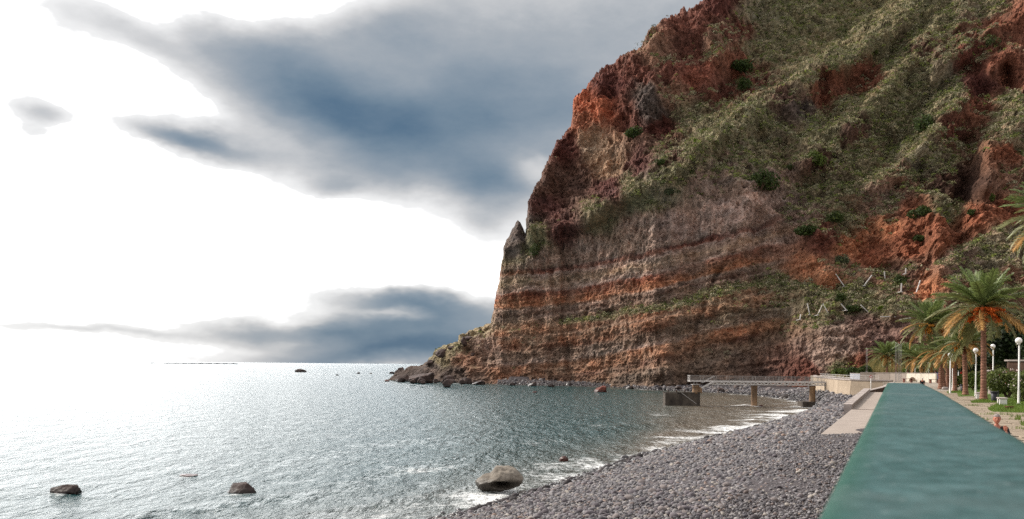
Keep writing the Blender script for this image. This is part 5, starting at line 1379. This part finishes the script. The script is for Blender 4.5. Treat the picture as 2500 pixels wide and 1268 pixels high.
# ------------------------------------------------------------------ bins, benches, boards
def litter_bin(px, py, label, h=.75, d=None):
    b = PZ(px, py, PROM_Z) if d is None else Vector((*P(px, 900, d)[:2], PROM_Z))
    root = thing('litter_bin', tuple(b), label, 'litter bin', 'litter bins on the promenade')
    MB().lathe(b, [(.15, 0), (.16, .02), (.21, h * .86)], 14).build('bucket', M['bin_plastic'], root, True)
    MB().lathe((b.x, b.y, b.z + h * .86 + .003), [(.25, 0), (.25, .06), (.22, .09), (.17, .09), (.17, .02)], 14).build('rim', M['bin_plastic'], root, True)
    MB().box((b.x + .3, b.y + .02, b.z + .4), (.05, .05, .8)).build('support_post', M['bin_plastic'], root)
litter_bin(2427, 982, 'dark litter bin beside the tall fruiting palm')
litter_bin(2350, 957, 'dark litter bin behind the shorter palm with drying fronds')
litter_bin(2174, 927, 'tiny far litter bin before the low plaster wall', .7)
def block_bench(px, py, w, label, d=None, long=1.6, seat=.46):
    b = PZ(px, py, PROM_Z) if d is None else Vector((*P(px, 900, d)[:2], PROM_Z))
    root = thing('bench', tuple(b), label, 'bench', 'white block benches')
    a = -math.atan2(UD[0], UD[1])
    ux, uy = UD
    root.rotation_euler = (0, 0, 0)
    m = MB()
    for t in (.2, long - .2): MB().box((b.x + ux * t, b.y + uy * t, b.z + (seat - .06) / 2), (w * .8, .3, seat - .06), a).build('support', M['white_paint'], root, bevel=.01)
    MB().box((b.x + ux * long / 2, b.y + uy * long / 2, b.z + seat - .028), (w, long, .06), a).build('seat', M['stone_cap'], root, bevel=.01)
block_bench(2450, 990, .5, 'white block bench with a slab top nearest the bin')
block_bench(2391, 974, .45, 'white block bench partly behind the tall palm trunk')
for i, (x, y, l) in enumerate(((2216, 934, 'dark plank table left of the sitting man at the far end'), (2281, 936, 'dark plank table under the far palm by the blue board'))):
    c = PZ(x, y, PROM_Z)
    root = thing('picnic_table', tuple(c), l, 'table', 'tables at the far end')
    for j in range(3): MB().box((c.x, c.y + (j - 1) * .24, PROM_Z + .6), (1.6, .22, .05)).build('plank', M['timber'], root)
    for s in (-.6, .6): MB().box((c.x + s, c.y, PROM_Z + .285), (.1, .6, .57)).build('leg', M['timber'], root)
c = PZ(2464, 1000, PROM_Z)
root = thing('wooden_board', tuple(c), 'short brown board lying on the grass in front of the white bench', 'board')
MB().box((c.x, c.y, PROM_Z + .16), (.42, .25, .05), .1).build('plank', M['timber'], root)
for s in (-.12, .12): MB().box((c.x + s, c.y, PROM_Z + .065), (.06, .2, .13), .1).build('foot', M['timber'], root)
# loose stone blocks under the palms
for i, (x, y, w, l) in enumerate(((2308, 951, .9, 'grey stone block by the foot of the stout palm'), (2316, 946, 1.0, 'grey stone block behind the stout palm, second back'), (2314, 941, .9, 'grey stone block farthest back under the palms'))):
    c = PZ(x, y, PROM_Z); o = link('stone_block', rock_mesh('stone_block', (w * .5, w * .32, .24), 900 + i, 3, 14, .1), M['stone_cap']); o.location = (c.x, c.y, PROM_Z + .12)
    tag(o, l, 'stone block', 'stone blocks under the palms')

# ------------------------------------------------------------------ hedges, trees and grass at the right
def leafy(name, part, c, radii, n, size, mat, seed, shell=.75, lobes=7):
    rg = np.random.default_rng(seed)
    L_ = rg.normal(size=(lobes, 3)); L_ /= np.linalg.norm(L_, axis=1)[:, None]; L_ *= rg.uniform(.3, .75, lobes)[:, None]; L_[:, 2] = np.abs(L_[:, 2]) * .8 - .1
    rr = rg.uniform(.38, .62, lobes)
    k = rg.integers(0, lobes, n)
    d = rg.normal(size=(n, 3)); d /= np.linalg.norm(d, axis=1)[:, None]
    p = L_[k] + d * (rr[k] * rg.uniform(shell, 1.06, n))[:, None]
    p[:, 2] = np.maximum(p[:, 2], -.55 + .1 * rg.random(n))
    V, Fq = leaf_quads(p * np.array(radii), size, rg)
    return mesh_np(part, V, Fq, False)
def bush(px, py, w, h, Y, label, mat, seed, n=1500, size=.12, group=None, cat='bush', pos=None, flowers=None, name='bush'):
    s = Y / F if pos is None else pos.y / F
    b = Vector((*P(px, py, Y)[:2], PROM_Z)) if pos is None else pos
    root = thing(name, tuple(b), label, cat, group)
    rx, rz = w * s / 2, h * s / 2
    me = leafy(name, 'foliage', None, (rx * 1.05, rx * .9, rz * 1.25), n, size, mat, seed)
    o = link('foliage', me, M[mat], root); o.location = (0, 0, rz * .75)
    st = MB(); rg = random.Random(seed)
    for i in range(5):
        a = rg.uniform(0, 6.28); st.tube([(0, 0, -.1), (math.cos(a) * rx * .3, math.sin(a) * rx * .3, rz * .6), (math.cos(a) * rx * .55, math.sin(a) * rx * .5, rz * 1.2)], [rx * .06, rx * .04, rx * .015], 5)
    st_o = link('stem', st.mesh('stem'), M['stem'], root)
    if flowers:
        rn = np.random.default_rng(seed + 5)
        d = rn.normal(size=(flowers, 3)); d /= np.linalg.norm(d, axis=1)[:, None]; d[:, 1] = -np.abs(d[:, 1]); d[:, 2] = np.abs(d[:, 2]) * .8
        C = d * np.array([rx * .95, rx * .8, rz * 1.1])
        V, Fq = leaf_quads(np.repeat(C, 3, 0), .07, rn)
        f = link('blossoms', mesh_np('blossoms', V, Fq, False), M['flower_white'], root); f.location = (0, 0, rz * .8); tag(f, kind='stuff')
        V, Fq = leaf_quads(np.repeat(C[: max(2, flowers // 5)] * .98 + .05, 2, 0), .07, rn)
        f = link('red_blossoms', mesh_np('red_blossoms', V, Fq, False), M['flower_red'], root); f.location = (0, 0, rz * .8); tag(f, kind='stuff')
    return root
bush(2460, 930, 110, 84, 66, 'flowering shrub with white blossoms behind the bin and bench', 'leaf_shrub', 201, 5000, .11, 'shrubs along the lawn', flowers=46, name='shrub')
bush(2500, 950, 90, 84, 57, 'flowering shrub behind the nearest lamp at right edge', 'leaf_shrub', 202, 5000, .10, 'shrubs along the lawn', flowers=26, name='shrub')
bush(2420, 930, 56, 60, 76, 'shrub between the tall palm and second lamp', 'leaf_mid', 203, 3000, .12, 'shrubs along the lawn', name='shrub', flowers=8)
bush(2378, 935, 50, 50, 86, 'shrub behind the lamp left of the tall palm', 'leaf_mid', 204, 2600, .12, 'shrubs along the lawn', name='shrub')
bush(2350, 935, 40, 40, 98, 'shrub behind the shorter palm with drying fronds', 'leaf_mid', 205, 2200, .13, 'shrubs along the lawn', name='shrub')
bush(2560, 960, 110, 90, 52, 'shrub mostly beyond the right edge of view', 'leaf_shrub', 206, 3000, .11, 'shrubs along the lawn', name='shrub')
def tree(px, Y, w, top_py, base_py, label, mat, seed, n=7000, size=.2, group='dark trees behind the shrubs'):
    b = Vector((*P(px, 900, Y)[:2], PROM_Z)); s = Y / F
    t = P(px, top_py, Y); bb = P(px, base_py, Y)
    root = thing('tree', tuple(b), label, 'tree', group)
    rx, rz = w * s / 2, (t.z - bb.z) / 2
    zc = (t.z + bb.z) / 2 - b.z
    me = leafy('tree', 'crown', None, (rx * 1.05, rx * .9, rz * 1.05), n, size, mat, seed, .6, 12)
    o = link('crown', me, M[mat], root); o.location = (0, 0, zc)
    st = MB(); rg = random.Random(seed)
    st.tube([(0, 0, -.1), (.1, 0, zc * .5), (.0, .1, zc)], [.25, .2, .14], 8)
    for i in range(6):
        a = rg.uniform(0, 6.28); st.tube([(.05, 0, zc * .6), (math.cos(a) * rx * .3, math.sin(a) * rx * .3, zc * .9), (math.cos(a) * rx * .6, math.sin(a) * rx * .6, zc + rz * .4)], [.12, .08, .02], 6)
    link('trunk', st.mesh('trunk'), M['stem'], root)
tree(2480, 84, 130, 760, 920, 'dark tree behind the nearest lamp globe', 'leaf_black', 301)
tree(2420, 98, 90, 815, 925, 'dark tree behind the tall palm trunk', 'leaf_black', 302, 5000)
tree(2560, 78, 150, 745, 930, 'dark tree at the right edge beyond the shrubs', 'leaf_black', 303)
tree(2370, 112, 70, 850, 925, 'dark tree behind the lamp left of the tall palm', 'leaf_black', 304, 4000)
for i, (x, y, w, h, Y, mt, l) in enumerate(((2225, 0, 50, 42, 190, 'leaf_mid', 'bush behind the left part of the white wall'), (2262, 0, 54, 40, 186, 'leaf_dark', 'dark bush behind the middle of the white wall'), (2300, 0, 50, 46, 176, 'leaf_dark', 'dark bush behind the blue notice board'), (2335, 0, 60, 50, 150, 'leaf_dark', 'dark bush behind the middle lamp cluster'),
                                            (2115, 0, 42, 30, 188, 'leaf_dark', 'dark green bush behind the left end of the plaster wall'), (2085, 0, 44, 27, 195, 'leaf_dark', 'dark green low bush above the grey wall panel'), (2055, 0, 44, 22, 204, 'leaf_mid', 'pale green low bush left of the grey wall panel'))):
    bush(x, 915, w, h, Y, l, mt, 220 + i, 1800, .26, 'bushes behind the far wall')
# garden wall between shrubs and trees
c0 = P(2462, 878, 78); 
root = thing('garden_wall', (c0.x, c0.y, PROM_Z), 'short pale garden wall with a flat top among the dark trees', 'wall')
x1 = P(2520, 875, 76)
MB().prism([(c0.x, c0.y), (x1.x, x1.y), (x1.x + .1, x1.y + .4), (c0.x + .1, c0.y + .4)], PROM_Z, [PROM_Z + 3.05] * 4).build('wall_body', M['brown_stone'], root)
MB().prism([(c0.x - .1, c0.y - .1), (x1.x, x1.y - .1), (x1.x + .1, x1.y + .5), (c0.x - .1, c0.y + .5)], PROM_Z + 3.053, PROM_Z + 3.2).build('wall_cap', M['stone_cap'], root)
c0 = P(2424, 905, 74)
root = thing('gate_pillar', (c0.x, c0.y, PROM_Z), 'small pale pillar behind the second lamp post', 'pillar')
MB().box((c0.x, c0.y, PROM_Z + 1.05), (.55, .55, 2.1)).build('shaft', M['stone_cap'], root); MB().box((c0.x, c0.y, PROM_Z + 2.155), (.7, .7, .1)).build('cap', M['stone_cap'], root)

def build_grass():
    rg = np.random.default_rng(77)
    # lawn sheet
    def strip(pts, z=PROM_Z + .012):
        w = [PZ(x, y, PROM_Z) for x, y in pts]
        return [(p.x, p.y) for p in w]
    patches = [strip([(2412, 996), (2428, 990), (2440, 984), (2470, 975), (2560, 980), (2660, 1010), (2560, 1009), (2470, 1008), (2425, 1006), (2413, 1001)]),
               strip([(2370, 981), (2390, 977), (2425, 979), (2440, 983), (2410, 984), (2372, 984)]),
               strip([(2340, 969), (2372, 968), (2400, 974), (2425, 981), (2520, 992), (2540, 965), (2420, 944), (2360, 944), (2335, 956)]),
               strip([(2312, 958), (2338, 955), (2350, 959), (2330, 960), (2314, 961)]),
               strip([(2490, 1032), (2520, 1028), (2580, 1050), (2520, 1042), (2494, 1041)]),
               strip([(2478, 1022), (2492, 1021), (2490, 1027), (2480, 1027)])]
    V = []
    lawn = MB()
    for p in patches[:4]:
        a = 0
        for i in range(len(p)): a += p[i][0] * p[(i + 1) % len(p)][1] - p[(i + 1) % len(p)][0] * p[i][1]
        if a < 0: p = p[::-1]
        lawn.prism(p, PROM_Z - .02, PROM_Z + .014 + .004 * len(lawn.v) / 40)
    o = lawn.build('lawn', M['lawn']); tag(o, 'strips of lawn between paving and shrubs', 'lawn', kind='structure')
    C = []
    for p in patches:
        xs = [q[0] for q in p]; ys = [q[1] for q in p]
        n = int(min(26000, max(400, (max(xs) - min(xs)) * (max(ys) - min(ys)) * 120)))
        X = rg.uniform(min(xs), max(xs), n); Y = rg.uniform(min(ys), max(ys), n)
        k = in_poly(X, Y, p); C.append(np.stack([X[k], Y[k]], 1))
    C = np.concatenate(C)
    # tufts in the joints of the paving
    J = []
    for i in range(36):
        u = rg.uniform(20, 62); v = rg.uniform(2.2, 9)
        x, y = UV(u, v); J.append(np.array([x, y]) + rg.normal(0, .16, (int(rg.integers(8, 50)), 2)) * [1.6, .7])
    C = np.concatenate([C] + J)
    n = len(C); h = rg.uniform(.06, .2, n); a = rg.uniform(0, 6.28, n); lx, ly = rg.normal(0, .05, n), rg.normal(0, .05, n)
    w = .014
    z0 = np.full(n, PROM_Z)
    A = np.stack([C[:, 0] - w * np.cos(a), C[:, 1] - w * np.sin(a), z0], 1); B = np.stack([C[:, 0] + w * np.cos(a), C[:, 1] + w * np.sin(a), z0], 1); T = np.stack([C[:, 0] + lx, C[:, 1] + ly, z0 + h], 1)
    me = mesh_np('grass', np.stack([A, B, T], 1).reshape(-1, 3), np.arange(3 * n).reshape(-1, 3), False)
    tag(link('grass', me, M['grass']), 'bright green grass blades and weeds by the paving', 'grass', kind='stuff')
    # tall dry grass on the bank behind the far wall
    n = 16000
    px = rg.uniform(2040, 2330, n); Y = rg.uniform(200, 232, n)
    x = (px - CX) / F * Y; hh = rg.uniform(.6, 1.6, n) * np.interp(px, [1985, 2080, 2130, 2200, 2330], [.3, .4, 1.7, 1.6, 1.2])
    base = PROM_Z + np.interp(px, [1985, 2100, 2150, 2330], [.2, .5, 1.2, .8]) * (Y - 195) / 12
    a = rg.uniform(0, 6.28, n)
    A = np.stack([x - .09 * np.cos(a), Y - .09 * np.sin(a), base - .3], 1); B = np.stack([x + .09 * np.cos(a), Y + .09 * np.sin(a), base - .3], 1); T = np.stack([x + rg.normal(0, .25, n), Y + rg.normal(0, .25, n), base + hh], 1)
    me = mesh_np('dry_grass', np.stack([A, B, T], 1).reshape(-1, 3), np.arange(3 * n).reshape(-1, 3), False)
    tag(link('dry_grass', me, M['dry_grass']), 'tall dry grass on the bank behind the far wall', 'grass', kind='stuff')
    gx = np.linspace(2030, 2420, 60); gy = np.linspace(192, 262, 24)
    GX, GY = np.meshgrid(gx, gy); XX = (GX - CX) / F * GY
    ZZ = PROM_Z - .05 + np.interp(GX, [2030, 2060, 2100, 2150, 2330, 2420], [-.4, .2, .5, 1.2, .8, .6]) * np.maximum(GY - 195, -1) / 12 + .2 * perlin(XX / 4, GY / 4, .5)
    o = link('bank', mesh_np('bank', np.stack([XX, GY, ZZ], -1).reshape(-1, 3), grid_faces(24, 60), True), M['earth']); tag(o, 'earth bank at the foot of the cliff', 'bank', kind='structure')
build_grass()

# ------------------------------------------------------------------ bushes and barrier posts on the cliff
CB = [(1810, 166, 56, 34, 'leaf_dark', 'dark bush high on the cliff, upper one of a pair left of centre'), (1815, 208, 40, 40, 'leaf_dark', 'dark bush high on the cliff, lower one of the pair'), (1548, 326, 60, 30, 'leaf_dark', 'dark bush under the grey rock knob on the red cliff wall'), (1855, 444, 74, 50, 'leaf_dark', 'wide dark bush above the grey columnar cliff'),
      (2255, 308, 74, 56, 'leaf_dark', 'largest green bush in the middle of the right slope'), (2418, 100, 34, 30, 'leaf_dark', 'dark bush below the upper right red scar'), (2034, 533, 46, 32, 'leaf_dark', 'dark bush directly above the orange earth slope'), (2240, 519, 52, 34, 'leaf_dark', 'dark bush at the top edge of the orange scar'),
      (2412, 486, 32, 26, 'leaf_mid', 'bright bush right of the dark hollow'), (2374, 519, 22, 20, 'leaf_dark', 'small dark bush left of the near palm fronds'), (1972, 566, 60, 26, 'leaf_dark', 'low green bush left of the orange earth slope'), (2051, 726, 34, 30, 'leaf_dark', 'round dark bush between the two rows of barrier posts'),
      (2086, 754, 44, 26, 'leaf_dark', 'spreading bush in the lower row of barrier posts'), (2196, 682, 32, 26, 'leaf_dark', 'round bush in the upper row of barrier posts'), (2242, 582, 26, 20, 'leaf_dark', 'small dark bush in the middle of the orange scar'), (2052, 634, 34, 32, 'leaf_grey', 'grey bush on the orange slope above the posts'),
      (1705, 343, 22, 18, 'leaf_bright', 'small bright green bush left of the grassy spur'), (1610, 398, 24, 20, 'leaf_dark', 'small dark bush above the lower end of the spur'), (1985, 392, 56, 40, 'leaf_mid', 'broad green bush below the overhang on the right slope'), (2150, 753, 16, 12, 'leaf_bright', 'tiny bright yellow green bush right of the lower posts'),
      (1306, 612, 36, 44, 'leaf_dark', 'green bush growing in the notch behind the rock spire'), (2130, 128, 30, 16, 'leaf_mid', 'small green bush high on the right slope'), (1640, 470, 40, 22, 'leaf_grey', 'pale grey bush on the lower spur'), (1930, 408, 30, 20, 'leaf_dark', 'small dark bush left of the broad green bush')]
for i, (px, py, w, h, mt, l) in enumerate(CB):
    p, n = on_cliff(px, py + h * .35); s = p.y / F
    bush(px, py, w, h, None, l, mt, 400 + i, 700 if w < 40 else 1300, max(.28, w * s * .05), 'bushes on the cliff', pos=p + Vector((0, -w * s * .12, -h * s * .1)))
BP = [(2040, 669, 2061, 699, 'upper row, leftmost leaning pale post'), (2129, 672, 2110, 697, 'upper row, second pale post, leaning left'), (2159, 663, 2161, 690, 'upper row, upright pale post right of centre'), (2201, 692, 2200, 712, 'upper row, short upright post under the round bush'), (2247, 685, 2237, 715, 'upper row, rightmost leaning pale post'),
      (1971, 741, 1977, 768, 'lower row, leftmost upright pale post'), (2008, 745, 1997, 769, 'lower row, left leg of the inverted V'), (2009, 741, 2022, 765, 'lower row, right leg of the inverted V'), (2053, 742, 2066, 757, 'lower row, leaning post left of the spreading bush'), (2101, 745, 2124, 766, 'lower row, leaning post right of the spreading bush'),
      (2150, 773.5, 2184, 773, 'fallen horizontal post right of the lower row'), (2196, 781, 2223, 776, 'fallen post at the far right below the posts'), (2212, 655, 2211, 668, 'upper row, small post near the orange scar'), (1955, 768, 1953, 780, 'tiny pale post below the lower row at its left end')]
for x0, y0, x1, y1, l in BP:
    pm, n = on_cliff((x0 + x1) / 2, (y0 + y1) / 2); Yc = pm.y - 1.6
    a, b = P(x0, y0, Yc), P(x1, y1, Yc - .4)
    pb, _ = on_cliff(x1, y1)
    root = thing('barrier_post', tuple(b), 'rockfall barrier, ' + l, 'post', 'rockfall barrier posts on the cliff')
    MB().beam(a, b, .28, .28).build('shaft', M['galvanised'], root)
    q = Vector((b.x, pb.y + .6, b.z - .1))
    MB().box((b.x, (b.y + q.y) / 2, b.z - .12), (.7, abs(q.y - b.y) + .5, .2)).build('base_plate', M['galvanised'], root)

# ------------------------------------------------------------------ fish pens on the horizon
PX_PENS = [372] + [410 + i * 20 for i in range(9)]
for i, px in enumerate(PX_PENS):
    Y = 3600.0
    c = Vector((*P(px, 886, Y)[:2], 0)); r = 17.6 if i else 20
    root = thing('fish_pen', tuple(c), 'floating fish pen of the long dark row on the horizon' if i else 'single floating fish pen left of the long row on the horizon', 'fish pen', 'fish pens on the horizon')
    ring = [(r * math.cos(t), r * .8 * math.sin(t), .9) for t in np.linspace(0, 2 * math.pi, 25)]
    t = MB(); t.tube(ring, 1.4, 6, False); link('float_ring', t.mesh('float_ring'), M['float'], root)
    t = MB(); t.lathe((0, 0, 0), [(r * .97, 1.6), (r * .94, 2.4), (r * .45, 4.2), (r * .1, 5.2)], 20); link('bird_net', t.mesh('bird_net', True), M['net'], root)
    t = MB()
    for k in range(10):
        a = 2 * math.pi * k / 10; t.beam((r * math.cos(a), r * .8 * math.sin(a), 1), (r * math.cos(a), r * .8 * math.sin(a), 4), .5, .5)
    link('stanchions', t.mesh('stanchions'), M['float'], root)

# ------------------------------------------------------------------ people
def skin_body(pts, edges, rad, root_i):
    me = bpy.data.meshes.new('skeleton'); me.from_pydata(pts, edges, []); me.update()
    o = bpy.data.objects.new('skeleton', me); COL.objects.link(o)
    sk = o.modifiers.new('skin', 'SKIN'); sk.use_smooth_shade = True
    for i, r in enumerate(rad):
        d = me.skin_vertices[0].data[i]; d.radius = (r, r) if not isinstance(r, tuple) else r; d.use_root = i == root_i
    sb = o.modifiers.new('sub', 'SUBSURF'); sb.levels = 2; sb.render_levels = 2
    dg = bpy.context.evaluated_depsgraph_get(); dg.update()
    out = bpy.data.meshes.new_from_object(o.evaluated_get(dg))
    bpy.data.objects.remove(o)
    V = np.array([v.co[:] for v in out.vertices]); Fc = [tuple(p.vertices) for p in out.polygons]
    bpy.data.meshes.remove(out)
    return V, Fc
def head_geo(c, yaw, tilt):
    """head, 0.235 m tall, face towards -Y before yaw"""
    V, Fc = ICO[4]; V = V.copy()
    x, y, z = V[:, 0], V[:, 1], V[:, 2]
    W = np.stack([x * .077 * (1 - .22 * sstep(0, -.9, z)), y * .098, z * .118], 1)
    W[:, 1] += .012 * sstep(0, -1, z) * (y < 0) * -1 * .6
    nose = np.exp(-((x / .16) ** 2 + ((z + .18) / .22) ** 2)) * (y < 0); W[:, 1] -= .026 * nose
    brow = np.exp(-((z - .16) / .09) ** 2) * (np.abs(x) < .7) * (y < -.3); W[:, 1] -= .007 * brow
    for s in (-1, 1):
        eye = np.exp(-(((x - s * .36) / .15) ** 2 + ((z - .02) / .1) ** 2)) * (y < 0); W[:, 1] += .013 * eye
        ear = np.exp(-(((z + .02) / .22) ** 2 + ((y - .1) / .2) ** 2)) * (s * x > .6); W[:, 0] += s * .018 * ear
    lip = np.exp(-(((z + .52) / .06) ** 2 + (x / .3) ** 2)) * (y < 0); W[:, 1] -= .006 * lip
    mouth = np.exp(-(((z + .47) / .03) ** 2 + (x / .28) ** 2)) * (y < 0); W[:, 1] += .006 * mouth
    chin = np.exp(-(((z + .85) / .15) ** 2 + (x / .4) ** 2)) * (y < 0); W[:, 1] -= .012 * chin
    R = np.array(Matrix.Rotation(yaw, 3, 'Z') @ Matrix.Rotation(tilt, 3, 'X'))
    return W @ R.T + np.array(c), Fc, R
def person(loc, face_to, label, hair, seat_z, raised, shirt, trousers):
    """seated figure; local frame: facing -Y, seat height seat_z"""
    root = thing('person', loc, label, 'person')
    root.rotation_euler = (0, 0, face_to)
    z = seat_z + .09
    J = [(0, 0, z), (0, .01, z + .2), (0, 0, z + .4), (0, -.01, z + .50), (0, -.02, z + .58),      # pelvis .. neck
         (-.19, 0, z + .44), (-.24, -.06, z + .18), (-.2, -.28, z + .1), (-.17, -.36, z + .1),       # right arm to the knee
         (.19, 0, z + .44)]
    if raised: J += [(.25, -.2, z + .17), (.2, -.25, z + .36), (.19, -.23, z + .41)]
    else: J += [(.24, -.06, z + .18), (.2, -.28, z + .1), (.17, -.36, z + .1)]
    J += [(-.1, 0, z), (-.12, -.42, z + .02), (-.12, -.44, .1), (-.12, -.56, .045), (.1, 0, z), (.13, -.42, z + .02), (.13, -.40, .1), (.13, -.52, .045)]
    E = [(0, 1), (1, 2), (2, 3), (3, 4), (2, 5), (5, 6), (6, 7), (7, 8), (2, 9), (9, 10), (10, 11), (11, 12), (0, 13), (13, 14), (14, 15), (15, 16), (0, 17), (17, 18), (18, 19), (19, 20)]
    r = [(.15, .11), (.14, .10), (.15, .10), (.06, .06), (.052, .055), .062, .045, .036, .03, .062, .045, .036, .03, .085, .065, .042, .035, .085, .065, .042, .035]
    V, Fc = skin_body(J, E, r, 0)
    H, Hf, R = head_geo((0, -.035, z + .675), 0.1, -.06)
    parts_v = [V, H]; faces = [tuple(f) for f in Fc] + [tuple(int(i) + len(V) for i in f) for f in Hf]
    n0 = len(V) + len(H)
    # hands: palm and five fingers each
    def hand(w, dirv, side, curl):
        dirv = Vector(dirv).normalized(); sidev = dirv.cross(Vector((0, -.6, .8))).normalized(); nrm = sidev.cross(dirv)
        m = MB(); w = Vector(w)
        m.tube([w, w + dirv * .04, w + dirv * .09], [.026, .038, .034], 8)
        for k in range(4):
            o = w + dirv * .085 + sidev * (.03 - .02 * k); l = [.07, .08, .075, .058][k]
            p1 = o + dirv * l * .5; p2 = p1 + (dirv * .6 - nrm * curl) * l * .5
            m.tube([o - dirv * .02, p1, p2], [.0105, .0095, .007], 6)
        o = w + dirv * .03 + sidev * .034
        m.tube([o - sidev * .01, o + (sidev * .7 + dirv) * .03, o + (sidev * .3 + dirv) * .06], [.013, .011, .008], 6)
        return m
    for w, dv, sd in (((J[8]), (0.05, -1, -.1), -1), (J[12], (-.25, -.1, 1) if raised else (-.05, -1, -.1), 1)):
        m = hand(w, dv, sd, .5); b = sum(len(q) for q in parts_v)
        parts_v.append(np.array(m.v)); faces += [tuple(i + b for i in f) for f in m.f]
    me = bpy.data.meshes.new('body'); me.from_pydata([tuple(v) for v in np.concatenate(parts_v)], [], faces); me.update()
    body = link('body', me, M['skin'], root)
    rm = body.modifiers.new('join', 'REMESH'); rm.mode = 'VOXEL'; rm.voxel_size = .0085; rm.use_smooth_shade = True
    # shirt: the torso and upper arms, a little larger
    def cloth(name, js, es, rr, mat, ri=0):
        v, f = skin_body(js, es, rr, ri); c = bpy.data.meshes.new(name); c.from_pydata([tuple(q) for q in v], [], f); c.update(); c.polygons.foreach_set('use_smooth', [True] * len(f)); return link(name, c, mat, root)
    mid = lambda a, b, t: tuple(np.array(a) * (1 - t) + np.array(b) * t)
    cloth('shirt', [J[0], J[1], J[2], mid(J[2], J[3], .8), J[5], mid(J[5], J[6], .8), J[9], mid(J[9], J[10], .9)], [(0, 1), (1, 2), (2, 3), (2, 4), (4, 5), (2, 6), (6, 7)], [(.17, .13), (.165, .125), (.175, .125), (.075, .075), .08, .064, .08, .064], shirt)
    cloth('trousers', [mid(J[0], J[1], .1), J[13], J[14], mid(J[14], J[15], .9), J[17], J[18], mid(J[18], J[19], .9)], [(0, 1), (1, 2), (2, 3), (0, 4), (4, 5), (5, 6)], [(.17, .125), .105, .085, .062, .105, .085, .062], trousers)
    for s in (15, 19):
        x, y, zz = J[s]; sh = MB(); V2, F2 = ICO[3]
        q = V2 * np.array([.05, .14, .05]) + np.array([x, y - .07, .05]); sh.add([tuple(t) for t in q], [tuple(t) for t in F2]); link('shoe', sh.mesh('shoe', True), M['cloth_black'], root)
    # hair cap
    V2, F2 = ICO[4]; x, y, zz = V2[:, 0], V2[:, 1], V2[:, 2]
    keep = (zz > .36 + .0 * y) | ((y > .05) & (zz > -.35)) | ((np.abs(x) > .75) & (y > -.25) & (zz > -.05))
    nz = 1 + .04 * perlin(V2[:, 0] * 7, V2[:, 1] * 7, V2[:, 2] * 7)
    q = (V2 * np.array([.084, .106, .127]) * nz[:, None]) @ R.T + np.array((0, -.033, z + .678))
    fk = [tuple(f) for f in F2 if keep[f].all()]
    hm = bpy.data.meshes.new('hair'); hm.from_pydata([tuple(t) for t in q], [], fk); hm.update(); hm.polygons.foreach_set('use_smooth', [True] * len(fk)); link('hair', hm, hair, body)
    for s in (-1, 1):
        V3, F3 = ICO[2]; q = V3 * np.array([.016, .01, .009]) @ R.T + (np.array([s * .029, -.088, .003]) @ R.T + np.array((0, -.035, z + .675)))
        link('eye', mesh_np('eye', q, F3, True), M['eye_dark'], body)
    return root
# man by the wall: head 87 photo px per metre
d = 19.5
c = P(2434, 1008.5, d)
seat = c.z - PROM_Z - .91
person((c.x, d, PROM_Z), -.55, 'man in a black t-shirt with short grey hair, one hand at his shoulder', M['hair_grey'], seat, True, M['cloth_black'], M['cloth_blue'])
bx = thing('stool', (c.x, d + .05, PROM_Z), 'plain concrete seat block under the man in the black t-shirt', 'seat')
MB().box((c.x, d + .05, PROM_Z + (seat - .04) / 2), (.5, .45, seat - .04)).build('support', M['concrete'], bx, bevel=.02)
MB().box((c.x, d + .05, PROM_Z + seat - .02), (.6, .5, .04)).build('seat', M['stone_cap'], bx, bevel=.01)
d = 92.0
c = P(2252, 922, d); seat = c.z - PROM_Z - .91
person((c.x, d, PROM_Z), 2.6, 'white haired person in dark clothes seated beyond the end of the wall', M['hair_white'], seat, False, M['cloth_black'], M['cloth_black'])
bx = thing('stool', (c.x, d - .05, PROM_Z), 'seat block under the white haired person beyond the wall', 'seat')
MB().box((c.x, d, PROM_Z + (seat - .04) / 2), (.5, .45, seat - .04)).build('support', M['concrete'], bx, bevel=.02)
MB().box((c.x, d, PROM_Z + seat - .02), (.6, .5, .04)).build('seat', M['stone_cap'], bx, bevel=.01)
